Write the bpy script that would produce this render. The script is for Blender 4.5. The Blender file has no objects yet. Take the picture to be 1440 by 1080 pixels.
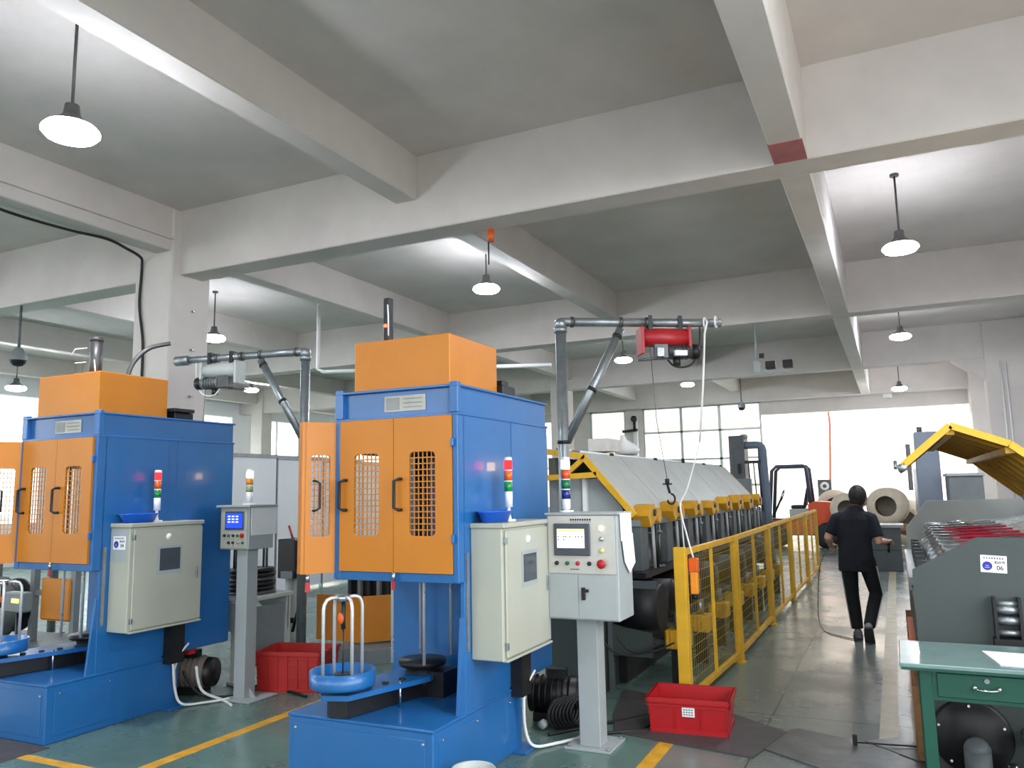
import bpy, bmesh, math, random
from mathutils import Vector, Matrix
random.seed(7)
S = bpy.context.scene
COL = S.collection
PI = math.pi

# ------------------------------------------------------------------ camera
FPX, YAW, PITCH, ROLL, CAMZ = 1110.0, math.radians(25.53), math.radians(7.69), math.radians(-1.07), 1.70
fw = Vector((-math.sin(YAW)*math.cos(PITCH), math.cos(YAW)*math.cos(PITCH), math.sin(PITCH)))
rt = Vector((math.cos(YAW), math.sin(YAW), 0)); up = rt.cross(fw)
r2 = rt*math.cos(ROLL)+up*math.sin(ROLL); u2 = -rt*math.sin(ROLL)+up*math.cos(ROLL)
cd = bpy.data.cameras.new('camera'); cam = bpy.data.objects.new('camera', cd); COL.objects.link(cam)
cd.sensor_fit = 'HORIZONTAL'; cd.sensor_width = 36; cd.lens = 36*FPX/1440; cd.clip_start = .05; cd.clip_end = 300
m = Matrix((r2, u2, -fw)).transposed().to_4x4(); m.translation = (0, 0, CAMZ); cam.matrix_world = m
S.camera = cam

# ------------------------------------------------------------------ world, exposure, daylight portals
W = bpy.data.worlds.new('world'); S.world = W; W.use_nodes = True
bg = W.node_tree.nodes['Background']; bg.inputs[0].default_value = (.93, .97, 1, 1); bg.inputs[1].default_value = 5.0
S.view_settings.view_transform = 'Standard'; S.view_settings.look = 'None'
S.view_settings.gamma = 1; S.view_settings.exposure = 0.34; S.view_settings.use_curve_mapping = False
LAMP = 170.0
S.cycles.use_denoising = True; S.cycles.max_bounces = 8; S.cycles.diffuse_bounces = 5
S.cycles.sample_clamp_indirect = 6; S.cycles.caustics_reflective = False; S.cycles.caustics_refractive = False
def portal(name, loc, rot, sx, sy):      # emits nothing: only guides the sky light through an opening of the building
    l = bpy.data.lights.new(name, 'AREA'); l.shape = 'RECTANGLE'; l.size = sx; l.size_y = sy; l.cycles.is_portal = True
    o = bpy.data.objects.new(name, l); COL.objects.link(o); o.location = loc; o.rotation_euler = rot
portal('loading_opening_daylight', (-.8, 27.9, 2.0), (-PI/2, 0, 0), 6.2, 4.1)
portal('window_back_daylight', (-6.9, 27.9, 2.8), (-PI/2, 0, 0), 6.0, 3.6)
portal('window_left_daylight', (-20.8, 12, 2.7), (0, -PI/2, 0), 3.4, 26)
portal('window_right_offscreen', (3.3, .0, 2.75), (0, PI/2, 0), 3.4, 11.4)
portal('window_front_offscreen', (-8, -7.3, 3.4), (PI/2, 0, 0), 20, 1.8)

# ------------------------------------------------------------------ materials
def lin(c):
    return tuple(((v/255)/12.92 if v/255 <= .04045 else ((v/255+.055)/1.055)**2.4) for v in c)+(1,)
MATS = {}
def mat(name, rgb, rough=.5, metal=0, var=.12, scale=6, bump=0, emit=0, spec=.5, coat=0, detail=4, bscale=None):
    if name in MATS: return MATS[name]
    ma = bpy.data.materials.new(name); ma.use_nodes = True; nt = ma.node_tree; b = nt.nodes['Principled BSDF']
    b.inputs['Roughness'].default_value = rough; b.inputs['Metallic'].default_value = metal
    b.inputs['Specular IOR Level'].default_value = spec; b.inputs['Coat Weight'].default_value = coat
    c = lin(rgb); b.inputs['Base Color'].default_value = c
    if emit:
        b.inputs['Emission Color'].default_value = c; b.inputs['Emission Strength'].default_value = emit
    if var or bump:
        tc = nt.nodes.new('ShaderNodeTexCoord'); nz = nt.nodes.new('ShaderNodeTexNoise')
        nz.inputs['Scale'].default_value = scale; nz.inputs['Detail'].default_value = detail; nz.inputs['Roughness'].default_value = .62
        nt.links.new(tc.outputs['Object'], nz.inputs['Vector'])
        if var:
            mx = nt.nodes.new('ShaderNodeMix'); mx.data_type = 'RGBA'
            mr = nt.nodes.new('ShaderNodeMapRange'); mr.inputs[1].default_value = .3; mr.inputs[2].default_value = .75
            nt.links.new(nz.outputs['Fac'], mr.inputs[0]); nt.links.new(mr.outputs[0], mx.inputs['Factor'])
            mx.inputs['A'].default_value = tuple(min(1, v*(1+var*.6)) for v in c[:3])+(1,)
            mx.inputs['B'].default_value = tuple(v*(1-var) for v in c[:3])+(1,)
            nt.links.new(mx.outputs['Result'], b.inputs['Base Color'])
            rr = nt.nodes.new('ShaderNodeMapRange'); rr.inputs[3].default_value = max(.02, rough-.07); rr.inputs[4].default_value = min(1, rough+.1)
            nt.links.new(nz.outputs['Fac'], rr.inputs[0]); nt.links.new(rr.outputs[0], b.inputs['Roughness'])
        if bump:
            bp = nt.nodes.new('ShaderNodeBump'); bp.inputs['Strength'].default_value = bump; bp.inputs['Distance'].default_value = .01
            if bscale:
                n2 = nt.nodes.new('ShaderNodeTexNoise'); n2.inputs['Scale'].default_value = bscale
                nt.links.new(tc.outputs['Object'], n2.inputs['Vector']); nt.links.new(n2.outputs['Fac'], bp.inputs['Height'])
            else: nt.links.new(nz.outputs['Fac'], bp.inputs['Height'])
            nt.links.new(bp.outputs[0], b.inputs['Normal'])
    MATS[name] = ma; return ma
def glow(name, rgb, strength):
    if name in MATS: return MATS[name]
    ma = bpy.data.materials.new(name); ma.use_nodes = True; nt = ma.node_tree
    for n in list(nt.nodes):
        if n.type != 'OUTPUT_MATERIAL': nt.nodes.remove(n)
    e = nt.nodes.new('ShaderNodeEmission'); e.inputs[0].default_value = lin(rgb); e.inputs[1].default_value = strength
    nt.links.new(e.outputs[0], nt.nodes['Material Output'].inputs[0]); MATS[name] = ma; return ma
def glassmat(name, tint=(240, 245, 245), gl=.08):
    ma = bpy.data.materials.new(name); ma.use_nodes = True; nt = ma.node_tree
    for n in list(nt.nodes):
        if n.type != 'OUTPUT_MATERIAL': nt.nodes.remove(n)
    t = nt.nodes.new('ShaderNodeBsdfTransparent'); t.inputs[0].default_value = lin(tint)
    g = nt.nodes.new('ShaderNodeBsdfGlossy'); g.inputs['Roughness'].default_value = .05
    mx = nt.nodes.new('ShaderNodeMixShader'); mx.inputs[0].default_value = gl
    nt.links.new(t.outputs[0], mx.inputs[1]); nt.links.new(g.outputs[0], mx.inputs[2]); nt.links.new(mx.outputs[0], nt.nodes['Material Output'].inputs[0])
    MATS[name] = ma; return ma

PLASTER = mat('plaster', (211, 203, 197), .75, var=.10, scale=1.1, bump=.12, bscale=9)
SLAB = PLASTER
COLM = PLASTER
WHITEW = mat('white_wall', (236, 237, 240), .7, var=.06, scale=.8)
BLUE = mat('blue_enamel', (32, 100, 162), .32, var=.08, scale=3.5, coat=.25)
BLUED = mat('blue_enamel_dark', (38, 94, 160), .38, var=.14, scale=5)
BLUEP = mat('blue_plastic', (24, 100, 214), .35, var=.05)
ORANGE = mat('orange_enamel', (196, 119, 16), .42, var=.07, scale=2.5, coat=0)
CREAM = mat('cream_enamel', (174, 175, 161), .4, var=.05, scale=3)
GREYP = mat('grey_paint', (162, 168, 168), .42, var=.06, scale=4)
GREYD = mat('dark_grey_paint', (84, 90, 92), .5, var=.15, scale=5)
GREYM = mat('machine_grey', (120, 126, 128), .5, var=.14, scale=4)
BLACK = mat('black_rubber', (22, 22, 24), .55, var=.15)
BLACKM = mat('black_oily_metal', (34, 34, 36), .4, metal=.3, var=.3, scale=9)
ROD = mat('rod_steel', (214, 214, 212), .28, metal=.45, var=.06)
CHROME = mat('chrome', (205, 208, 210), .16, metal=1, var=.05)
STEEL = mat('galvanised_steel', (150, 156, 158), .38, metal=.75, var=.2, scale=14)
STEELD = mat('worn_steel', (98, 98, 98), .42, metal=.7, var=.3, scale=7)
RED = mat('red_plastic', (172, 18, 26), .42, var=.08, scale=5)
REDD = mat('red_plastic_dusty', (180, 38, 34), .5, var=.15, scale=6)
REDH = mat('red_enamel', (170, 34, 40), .4, var=.12)
YELLOW = mat('yellow_enamel', (222, 172, 40), .45, var=.14, scale=6)
YELLOWD = mat('yellow_enamel_worn', (206, 152, 36), .5, var=.25, scale=7)
WHITEP = mat('white_plastic', (232, 232, 230), .4, var=.03)
PAPER = mat('paper', (236, 236, 238), .8, var=.03)
INK = mat('ink', (40, 42, 48), .7, var=0)
INKB = mat('blue_ink', (40, 44, 150), .5, var=.1)
GREEN = mat('green_desk_paint', (16, 76, 60), .42, var=.12, scale=4)
GREENT = mat('green_vinyl_top', (112, 138, 134), .22, var=.16, scale=5, coat=.2)
DGREEN = mat('dark_machine_green', (60, 68, 66), .5, var=.08, scale=2)
SCREEN = mat('dark_screen', (70, 76, 84), .12, var=.1)
WOODB = mat('brown_board', (150, 106, 66), .65, var=.3, scale=9)
OR2 = mat('orange_plastic', (214, 92, 22), .45, var=.1)
FORK = mat('forklift_orange', (225, 84, 44), .45, var=.08)
COIL = mat('copper_wire', (196, 160, 120), .4, metal=.4, var=.25, scale=30)
SPOOLW = mat('spool_flange', (214, 200, 178), .6, var=.15)
SKIN = mat('skin', (214, 168, 142), .5, var=.05)
HAIR = mat('hair', (24, 22, 26), .5, var=.3, scale=60, bump=.5)
SHIRT = mat('shirt_cloth', (24, 28, 38), .85, var=.2, scale=7, bump=.3, bscale=14)
TROUS = mat('trouser_cloth', (17, 19, 22), .85, var=.2, scale=7, bump=.3, bscale=14)
SHOE = mat('shoe_fabric', (120, 118, 122), .7, var=.3, scale=20)
SOLE = mat('shoe_sole', (60, 58, 62), .8, var=.2)
PINK = mat('mask_white', (235, 236, 238), .7, var=0)

def floor_mat():
    ma = bpy.data.materials.new('epoxy_floor'); ma.use_nodes = True; nt = ma.node_tree; b = nt.nodes['Principled BSDF']; L = nt.links.new
    tc = nt.nodes.new('ShaderNodeTexCoord'); sp = nt.nodes.new('ShaderNodeSeparateXYZ'); L(tc.outputs['Object'], sp.inputs[0])
    n1 = nt.nodes.new('ShaderNodeTexNoise'); n1.inputs['Scale'].default_value = .9; n1.inputs['Detail'].default_value = 7; n1.inputs['Roughness'].default_value = .65; L(tc.outputs['Object'], n1.inputs['Vector'])
    mp = nt.nodes.new('ShaderNodeMapping'); mp.inputs['Scale'].default_value = (1.4, 4, 1); L(tc.outputs['Object'], mp.inputs[0])
    n2 = nt.nodes.new('ShaderNodeTexNoise'); n2.inputs['Scale'].default_value = 3; n2.inputs['Detail'].default_value = 5; L(mp.outputs[0], n2.inputs['Vector'])
    def mix(fac, a, bb):
        x = nt.nodes.new('ShaderNodeMix'); x.data_type = 'RGBA'
        if fac is not None: L(fac, x.inputs['Factor'])
        for k, v in (('A', a), ('B', bb)):
            if isinstance(v, tuple): x.inputs[k].default_value = v
            else: L(v, x.inputs[k])
        return x.outputs['Result']
    def rng(src, a, bb, c=0, d=1):
        r = nt.nodes.new('ShaderNodeMapRange'); r.inputs[1].default_value = a; r.inputs[2].default_value = bb; r.inputs[3].default_value = c; r.inputs[4].default_value = d; L(src, r.inputs[0]); return r.outputs[0]
    green = mix(rng(n1.outputs['Fac'], .35, .7), lin((104, 132, 122)), lin((76, 100, 93)))
    grey = mix(rng(n1.outputs['Fac'], .35, .7), lin((120, 128, 124)), lin((88, 96, 93)))
    # paint worn to grey in the walking aisle
    ax = nt.nodes.new('ShaderNodeMath'); ax.operation = 'ADD'; L(sp.outputs['X'], ax.inputs[0]); L(rng(n1.outputs['Fac'], .3, .7, -.5, .5), ax.inputs[1])
    base = mix(rng(ax.outputs[0], -2.0, -1.1), green, grey)
    base = mix(rng(n2.outputs['Fac'], .5, .8, 0, .3), base, lin((96, 104, 100)))
    # sawn joints every 3.5 m across the aisle
    for ch, off, per in (('Y', 6.42, 3.5), ('X', -.95, 5.2)):
        q = nt.nodes.new('ShaderNodeMath'); q.operation = 'SUBTRACT'; L(sp.outputs[ch], q.inputs[0]); q.inputs[1].default_value = off
        p = nt.nodes.new('ShaderNodeMath'); p.operation = 'PINGPONG'; L(q.outputs[0], p.inputs[0]); p.inputs[1].default_value = per/2
        base = mix(rng(p.outputs[0], .003, .009, .75, 0), base, lin((40, 46, 44)))
    L(base, b.inputs['Base Color'])
    L(rng(n1.outputs['Fac'], .3, .75, .15, .40), b.inputs['Roughness'])
    bp = nt.nodes.new('ShaderNodeBump'); bp.inputs['Strength'].default_value = .035; bp.inputs['Distance'].default_value = .01; L(n2.outputs['Fac'], bp.inputs['Height']); L(bp.outputs[0], b.inputs['Normal'])
    return ma
FLOORM = floor_mat()

# ------------------------------------------------------------------ mesh helpers
class MB:
    def __init__(s): s.bm = bmesh.new(); s.sm = set()
    def box(s, x0, x1, y0, y1, z0, z1, b=0, M=None):
        vs = [s.bm.verts.new((x, y, z)) for x in (x0, x1) for y in (y0, y1) for z in (z0, z1)]
        fs = [s.bm.faces.new([vs[i] for i in q]) for q in ((0, 1, 3, 2), (4, 6, 7, 5), (0, 4, 5, 1), (2, 3, 7, 6), (0, 2, 6, 4), (1, 5, 7, 3))]
        if b:
            es = list({e for f in fs for e in f.edges})
            r = bmesh.ops.bevel(s.bm, geom=es, offset=b, segments=1, affect='EDGES', profile=.5)
            vs = list({v for f in r['faces'] for v in f.verts})
        if M: bmesh.ops.transform(s.bm, matrix=M, verts=vs)
        return s
    def cyl(s, p, q, r, r2=None, n=16, cap=True, smooth=True):
        p = Vector(p); q = Vector(q); r2 = r if r2 is None else r2
        d = (q-p).normalized(); a = d.orthogonal().normalized(); c = d.cross(a)
        A = [s.bm.verts.new(p+(a*math.cos(2*PI*i/n)+c*math.sin(2*PI*i/n))*r) for i in range(n)]
        B = [s.bm.verts.new(q+(a*math.cos(2*PI*i/n)+c*math.sin(2*PI*i/n))*r2) for i in range(n)]
        for i in range(n):
            f = s.bm.faces.new((A[i], A[(i+1) % n], B[(i+1) % n], B[i])); f.smooth = smooth
        if cap:
            s.bm.faces.new(A[::-1]); s.bm.faces.new(B)
        return s
    def tube(s, pts, r, n=8, cap=True):
        pts = [Vector(p) for p in pts]; R = r if isinstance(r, (list, tuple)) else [r]*len(pts)
        prev = None; a = None
        for i, p in enumerate(pts):
            t = (pts[min(i+1, len(pts)-1)]-pts[max(i-1, 0)]).normalized()
            if a is None: a = t.orthogonal().normalized()
            else: a = (a-t*a.dot(t)).normalized()
            c = t.cross(a)
            ring = [s.bm.verts.new(p+(a*math.cos(2*PI*k/n)+c*math.sin(2*PI*k/n))*R[i]) for k in range(n)]
            if prev:
                for k in range(n):
                    f = s.bm.faces.new((prev[k], prev[(k+1) % n], ring[(k+1) % n], ring[k])); f.smooth = True
            elif cap: s.bm.faces.new(ring[::-1])
            prev = ring
        if cap: s.bm.faces.new(prev)
        return s
    def prism(s, pts, a, b, ax='y'):
        # polygon pts in the plane normal to ax, from a to b
        def P(u, v, w): return {'y': (u, w, v), 'x': (w, u, v), 'z': (u, v, w)}[ax]
        A = [s.bm.verts.new(P(u, v, a)) for u, v in pts]; B = [s.bm.verts.new(P(u, v, b)) for u, v in pts]; n = len(pts)
        s.bm.faces.new(A); s.bm.faces.new(B[::-1])
        for i in range(n): s.bm.faces.new((A[i], B[i], B[(i+1) % n], A[(i+1) % n]))
        return s
    def lathe(s, prof, c=(0, 0, 0), n=24, ax='z', smooth=True):
        c = Vector(c); prev = None
        for r, h in prof:
            ring = []
            for k in range(n):
                u, v = r*math.cos(2*PI*k/n), r*math.sin(2*PI*k/n)
                ring.append(s.bm.verts.new(c+Vector({'z': (u, v, h), 'y': (u, h, v), 'x': (h, u, v)}[ax])))
            if prev:
                for k in range(n):
                    f = s.bm.faces.new((prev[k], prev[(k+1) % n], ring[(k+1) % n], ring[k])); f.smooth = smooth
            prev = ring
        return s
    def loft(s, rings, n=16):
        # rings: (centre, half-axis u vector, half-axis v vector)
        prev = None
        for c, u, v in rings:
            c, u, v = Vector(c), Vector(u), Vector(v)
            ring = [s.bm.verts.new(c+u*math.cos(2*PI*k/n)+v*math.sin(2*PI*k/n)) for k in range(n)]
            if prev:
                for k in range(n): s.bm.faces.new((prev[k], prev[(k+1) % n], ring[(k+1) % n], ring[k])).smooth = True
            else: s.bm.faces.new(ring[::-1])
            prev = ring
        s.bm.faces.new(prev); return s
    def ball(s, c, r, seg=12, M=None):
        mt = Matrix.Translation(c) @ (M or Matrix()) @ Matrix.Diagonal((r if isinstance(r, tuple) else (r, r, r))+(1,))
        g = bmesh.ops.create_uvsphere(s.bm, u_segments=seg, v_segments=max(6, seg//2+2), radius=1, matrix=mt)
        for v in g['verts']:
            for f in v.link_faces: f.smooth = True
        return s
    def xf(s, M): bmesh.ops.transform(s.bm, matrix=M, verts=s.bm.verts); return s
    def build(s, name, ma, parent=None, loc=None, rot=None, kind=None):
        bmesh.ops.recalc_face_normals(s.bm, faces=s.bm.faces)
        me = bpy.data.meshes.new(name); s.bm.to_mesh(me); s.bm.free(); me.materials.append(ma)
        o = bpy.data.objects.new(name, me); COL.objects.link(o)
        if parent: o.parent = parent
        if loc: o.location = loc
        if rot: o.rotation_euler = rot
        if kind: o['kind'] = kind
        return o
def tag(o, label, cat=None, group=None, kind=None):
    o['label'] = label
    if cat: o['category'] = cat
    if group: o['group'] = group
    if kind: o['kind'] = kind
    return o
def thing(name, label, cat, loc=(0, 0, 0), rz=0, group=None):
    o = bpy.data.objects.new(name, None); COL.objects.link(o); o.location = loc; o.rotation_euler = (0, 0, rz); o.empty_display_size = .1
    return tag(o, label, cat, group)
def inst(src, parent=None, loc=None, rot=None):
    c = src.copy(); COL.objects.link(c)
    if parent: c.parent = parent
    if loc is not None: c.location = loc
    if rot is not None: c.rotation_euler = rot
    return c
def box(name, ma, parent, x0, x1, y0, y1, z0, z1, b=0): return MB().box(x0, x1, y0, y1, z0, z1, b).build(name, ma, parent)
def cyl(name, ma, parent, p, q, r, r2=None, n=16): return MB().cyl(p, q, r, r2, n).build(name, ma, parent)
def arc(c, r, a0, a1, n, plane='xz'):
    out = []
    for i in range(n+1):
        a = math.radians(a0+(a1-a0)*i/n); u, v = r*math.cos(a), r*math.sin(a)
        out.append(Vector(c)+Vector({'xz': (u, 0, v), 'xy': (u, v, 0), 'yz': (0, u, v)}[plane]))
    return out
def hang(p, q, sag, n=12):
    p, q = Vector(p), Vector(q)
    return [p.lerp(q, i/n)+Vector((0, 0, -sag*4*(i/n)*(1-i/n))) for i in range(n+1)]
def spl(P, k=6):
    P = [Vector(p) for p in P]; out = []
    for i in range(len(P)-1):
        a, b, c, d = P[max(i-1, 0)], P[i], P[i+1], P[min(i+2, len(P)-1)]
        for j in range(k):
            u = j/k; out.append(.5*((2*b)+(c-a)*u+(2*a-5*b+4*c-d)*u*u+(3*b-a-3*c+d)*u**3))
    return out+[P[-1]]
def rrect(x0, x1, z0, z1, r, k=4):
    pts = []
    for cx, cz, a in ((x1-r, z1-r, 0), (x0+r, z1-r, 90), (x0+r, z0+r, 180), (x1-r, z0+r, 270)):
        for i in range(k+1):
            t = math.radians(a+90*i/k); pts.append((cx+r*math.cos(t), cz+r*math.sin(t)))
    return pts
def holed(mb, x0, x1, z0, z1, h, r, y0, y1, k=4):
    # upright plate (x,z) with one rounded hole h=(x0,x1,z0,z1)
    inn = rrect(*h, r, k); out = []
    cor = [(x1, z1), (x0, z1), (x0, z0), (x1, z0)]
    for c in cor: out += [c]*(k+1)
    n = len(inn); V = {}
    def vert(key, p):
        if key not in V: V[key] = mb.bm.verts.new(p)
        return V[key]
    for i in range(n):
        j = (i+1) % n
        for y, fl in ((y0, 0), (y1, 1)):
            q = [vert(('i', i, y), (inn[i][0], y, inn[i][1])), vert(('i', j, y), (inn[j][0], y, inn[j][1])),
                 vert(('o', out[j], y), (out[j][0], y, out[j][1])), vert(('o', out[i], y), (out[i][0], y, out[i][1]))]
            u = []
            for v in q:
                if v not in u: u.append(v)
            if len(u) > 2: mb.bm.faces.new(u)
        mb.bm.faces.new([V[('i', i, y0)], V[('i', j, y0)], V[('i', j, y1)], V[('i', i, y1)]])
    for a in range(4):
        b = (a+1) % 4; mb.bm.faces.new([V[('o', cor[a], y0)], V[('o', cor[b], y0)], V[('o', cor[b], y1)], V[('o', cor[a], y1)]])
    return mb
def text(body, size, ma, parent, M, name='lettering'):
    cu = bpy.data.curves.new('t', 'FONT'); cu.body = body; cu.size = size; cu.align_x = 'CENTER'; cu.align_y = 'CENTER'; cu.extrude = .0004; cu.offset = size*.012
    t = bpy.data.objects.new('t', cu); COL.objects.link(t)
    dg = bpy.context.evaluated_depsgraph_get(); me = bpy.data.meshes.new_from_object(t.evaluated_get(dg))
    bpy.data.objects.remove(t); bpy.data.curves.remove(cu)
    me.transform(M); me.materials.clear(); me.materials.append(ma); me.name = name
    o = bpy.data.objects.new(name, me); COL.objects.link(o); o.parent = parent; return o
FRONT = Matrix.Rotation(PI/2, 4, 'X')                      # lettering that faces -y
def side(): return Matrix.Rotation(PI/2, 4, 'Z') @ FRONT   # lettering that faces +x

# ================================================================== THE SETTING
YE, XL, XR, YF, ZC, ZB = 27.5, -20.5, 3.0, -7.0, 5.35, 4.5
def struct(name, ma, label, mb, parent=None):
    o = mb.build(name, ma, parent)
    if not parent: tag(o, label, kind='structure')
    return o
struct('floor', FLOORM, 'green and grey epoxy factory floor', MB().box(XL-.3, XR+.3, YF-.3, YE+.3, -.12, 0))
ceil = struct('ceiling', SLAB, 'grey plastered concrete ceiling slab', MB().box(XL-.3, XR+.3, YF-.3, YE+.3, ZC, ZC+.2))
for y in (-.1, 7.0, 13.9, 20.7, 26.95):
    box('main_beam', PLASTER, ceil, XL, XR, y, y+.37, ZB, ZC+.01, .012)
xs = ((-19.9, 4.82), (-16.2, 4.85), (-12.3, 4.82), (-8.3, 4.79), (-4.72, 4.85), (-.74, 4.5))
ys = (-.1, 7.0, 13.9, 20.7, 26.95)
for x, zb in xs:
    for a, b in zip((YF,)+ys, ys):
        box('cross_beam', PLASTER, ceil, x, x+.27, a+(.36 if a != YF else 0), b+.01, zb, ZC+.01, .012)
# red-painted end of one cross beam
tag(box('beam_paint', mat('red_beam_paint', (176, 104, 104), .7, var=.2, scale=4), ceil, -.742, -.468, 6.55, 6.99, ZB-.003, ZB+.004), 'faded red paint patch on the cross beam')
# ledge conduit along the left cross beam
box('conduit', PLASTER, ceil, -8.03, -7.985, -.1, 6.9, 4.93, 4.96)

colL = tag(MB().box(-8.66, -8.0, 6.87, 7.5, 0, ZC, .02).build('concrete_column', COLM), 'white square concrete column behind the blue machine with the number plate', kind='structure')
for z in (4.05, 3.55, 2.95, 2.4): box('bracket_stub', STEEL, colL, -8.0, -7.96, 7.2, 7.24, z, z+.02)
for x, y, lab in ((-8.66, 13.85, 'white concrete column in the second beam row'), (-8.66, 20.65, 'white concrete column in the third beam row'), (-12.4, 20.65, 'white concrete column farther left in the third beam row'), (-19.9, 13.85, 'white concrete column against the left windows'), (-19.9, 20.65, 'far white concrete column against the left windows')):
    w = .5
    tag(MB().box(x, x+w, y, y+w, 0, ZC, .015).build('concrete_column', COLM), lab, kind='structure')
cr = tag(MB().box(2.05, 3.0, 20.65, 21.2, 0, ZC, .015).build('concrete_column', COLM), 'grey concrete column with a sloped haunch by the right wall', kind='structure')
MB().prism([(1.4, 4.5), (2.06, 4.5), (2.06, 4.0)], 20.72, 21.1).build('haunch', PLASTER, cr)
for x in (2.35, 2.45): cyl('conduit_pipe', WHITEP, cr, (x, 20.63, .6), (x, 20.63, 4.4), .018, n=8)
tag(MB().box(2.2, 3.0, 26.6, 27.3, 0, ZC, .015).build('concrete_column', COLM), 'pale concrete column beside the loading opening', kind='structure')

# back wall with windows and the loading opening
wb = MB()
wb.box(XL, -9.98, YE, YE+.25, 0, 1.0).box(XL, -9.98, YE, YE+.25, 4.3, ZC).box(-10.9, -9.98, YE, YE+.25, 1, 4.3).box(-15.6, -15.1, YE, YE+.25, 1, 4.3)
wb.box(-8.62, -7.98, YE, YE+.25, 0, ZC).box(-9.98, -8.62, YE, YE+.25, 4.52, ZC).box(-7.98, -3.88, YE, YE+.25, 4.54, ZC)
wb.box(-9.98, -8.62, YE, YE+.25, 0, .9).box(-7.98, -3.88, YE, YE+.25, 0, .9)
wb.box(-3.88, 2.28, YE, YE+.25, 4.07, ZC).box(2.28, XR+.3, YE, YE+.25, 0, ZC)
struct('wall_back', PLASTER, 'plastered end wall with windows and a loading opening', wb)
box('curtain_rail', WHITEP, bpy.data.objects['wall_back'], -3.9, 2.3, 27.40, 27.47, 4.5, 4.55)
box('junction_box', WHITEP, bpy.data.objects['wall_back'], -.12, .14, 27.36, 27.46, 4.38, 4.52)
PANE = glassmat('window_pane', (244, 248, 246)); PANE2 = glassmat('awning_tint_pane', (222, 226, 226))  # upper pane tint darkened to stand in for an awning outside
ALU = mat('aluminium_frame', (176, 184, 178), .4, metal=.3, var=.08)
def window(n, x0, x1, z0, z1, xm, zm, lab):
    w = tag(MB().box(x0, x1, YE+.05, YE+.13, z0, z0+.07).box(x0, x1, YE+.05, YE+.13, z1-.07, z1).box(x0, x0+.06, YE+.05, YE+.13, z0, z1).box(x1-.06, x1, YE+.05, YE+.13, z0, z1).build('window_%d' % n, ALU), lab, kind='structure')
    for x in xm: box('mullion', ALU, w, x-.045, x+.045, YE+.05, YE+.13, z0+.06, z1-.06)
    for z in zm: box('transom', ALU, w, x0+.05, x1-.05, YE+.05, YE+.13, z-.035, z+.035)
    gx = [x0+.05]+list(xm)+[x1-.05]; gz = [z0+.05]+list(zm)+[z1-.05]
    for i in range(len(gx)-1):
        for j in range(len(gz)-1): box('pane', PANE2 if j == len(gz)-2 else PANE, w, gx[i], gx[i+1], YE+.085, YE+.093, gz[j], gz[j+1])
    return w
window(1, -7.98, -3.88, .9, 4.54, (-6.6, -5.27), (1.75, 2.66, 3.64), 'tall aluminium window beside the loading opening')
window(2, -9.98, -8.62, .9, 4.52, (), (1.75, 2.66, 3.4), 'narrow aluminium window beside the wall pier')
window(3, -15.1, -10.9, 1, 4.3, (-13.7, -12.3), (2.5,), 'white daylit window in the far left of the end wall')
window(4, XL, -15.6, 1, 4.3, (-18.8, -17.2), (2.5,), 'white daylit window in the corner of the end wall')
# left wall: band of windows
wl = MB().box(XL-.25, XL, YF, YE, 0, 1.1).box(XL-.25, XL, YF, YE, 4.4, ZC)
for y in (-7, -1, 6.7, 13.6, 20.4, 26.4): wl.box(XL-.25, XL, y, y+1.1, 1.1, 4.4)
struct('wall_left', WHITEW, 'white left wall with a band of windows', wl)
k = 5
for y in (.1, 7.8, 14.7, 21.5):
    w = tag(MB().box(XL-.16, XL-.1, y, y+.06, 1.1, 4.4).build('window_%d' % k, ALU), 'daylit window in the left wall', group='left wall windows', kind='structure'); k += 1
    e = y+(4.9 if y > 21 else 5.7)
    for q in range(1, 4): box('mullion', ALU, w, XL-.16, XL-.1, y+(e-y)*q/4-.03, y+(e-y)*q/4+.03, 1.1, 4.4)
    box('transom', ALU, w, XL-.16, XL-.1, y, e, 3.1, 3.17)
    for q in range(4): box('pane', PANE, w, XL-.135, XL-.128, y+(e-y)*q/4, y+(e-y)*(q+1)/4, 1.1, 4.4)
# right wall, windows near the camera
wr = MB().box(XR, XR+.25, 5.7, YE, 0, ZC).box(XR, XR+.25, YF, 5.7, 0, 1.05).box(XR, XR+.25, YF, 5.7, 4.45, ZC).box(XR, XR+.25, YF, -5.7, 1.05, 4.45)
struct('wall_right', WHITEW, 'white right wall', wr)
wf = MB().box(XL, XR, YF-.25, YF, 0, 2.4).box(XL, XR, YF-.25, YF, 4.3, ZC).box(XL, -18, YF-.25, YF, 1.5, 4.3).box(2, XR, YF-.25, YF, 1.5, 4.3)
for x in (-14, -9, -4): wf.box(x, x+.8, YF-.25, YF, 1.5, 4.3)
struct('wall_front', WHITEW, 'white wall with windows behind the viewpoint', wf)

# painted floor lines
LINE = mat('yellow_floor_paint', (214, 158, 44), .5, var=.35, scale=9)
LINEW = mat('worn_yellow_floor_paint', (164, 156, 128), .4, var=.3, scale=6)
def trim(n, x0, x1, y0, y1, ma=LINE): tag(MB().box(x0, x1, y0, y1, -.002, .0015).build('trim_%d' % n, ma), 'painted yellow line on the floor', kind='structure')
trim(1, -4.46, -4.36, 3.0, 5.55); trim(2, -5.6, -4.38, 3.54, 3.62); trim(3, -1.56, -1.46, 3.8, 5.62); trim(4, -.22, -.10, 5.0, 26, LINEW)

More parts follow.
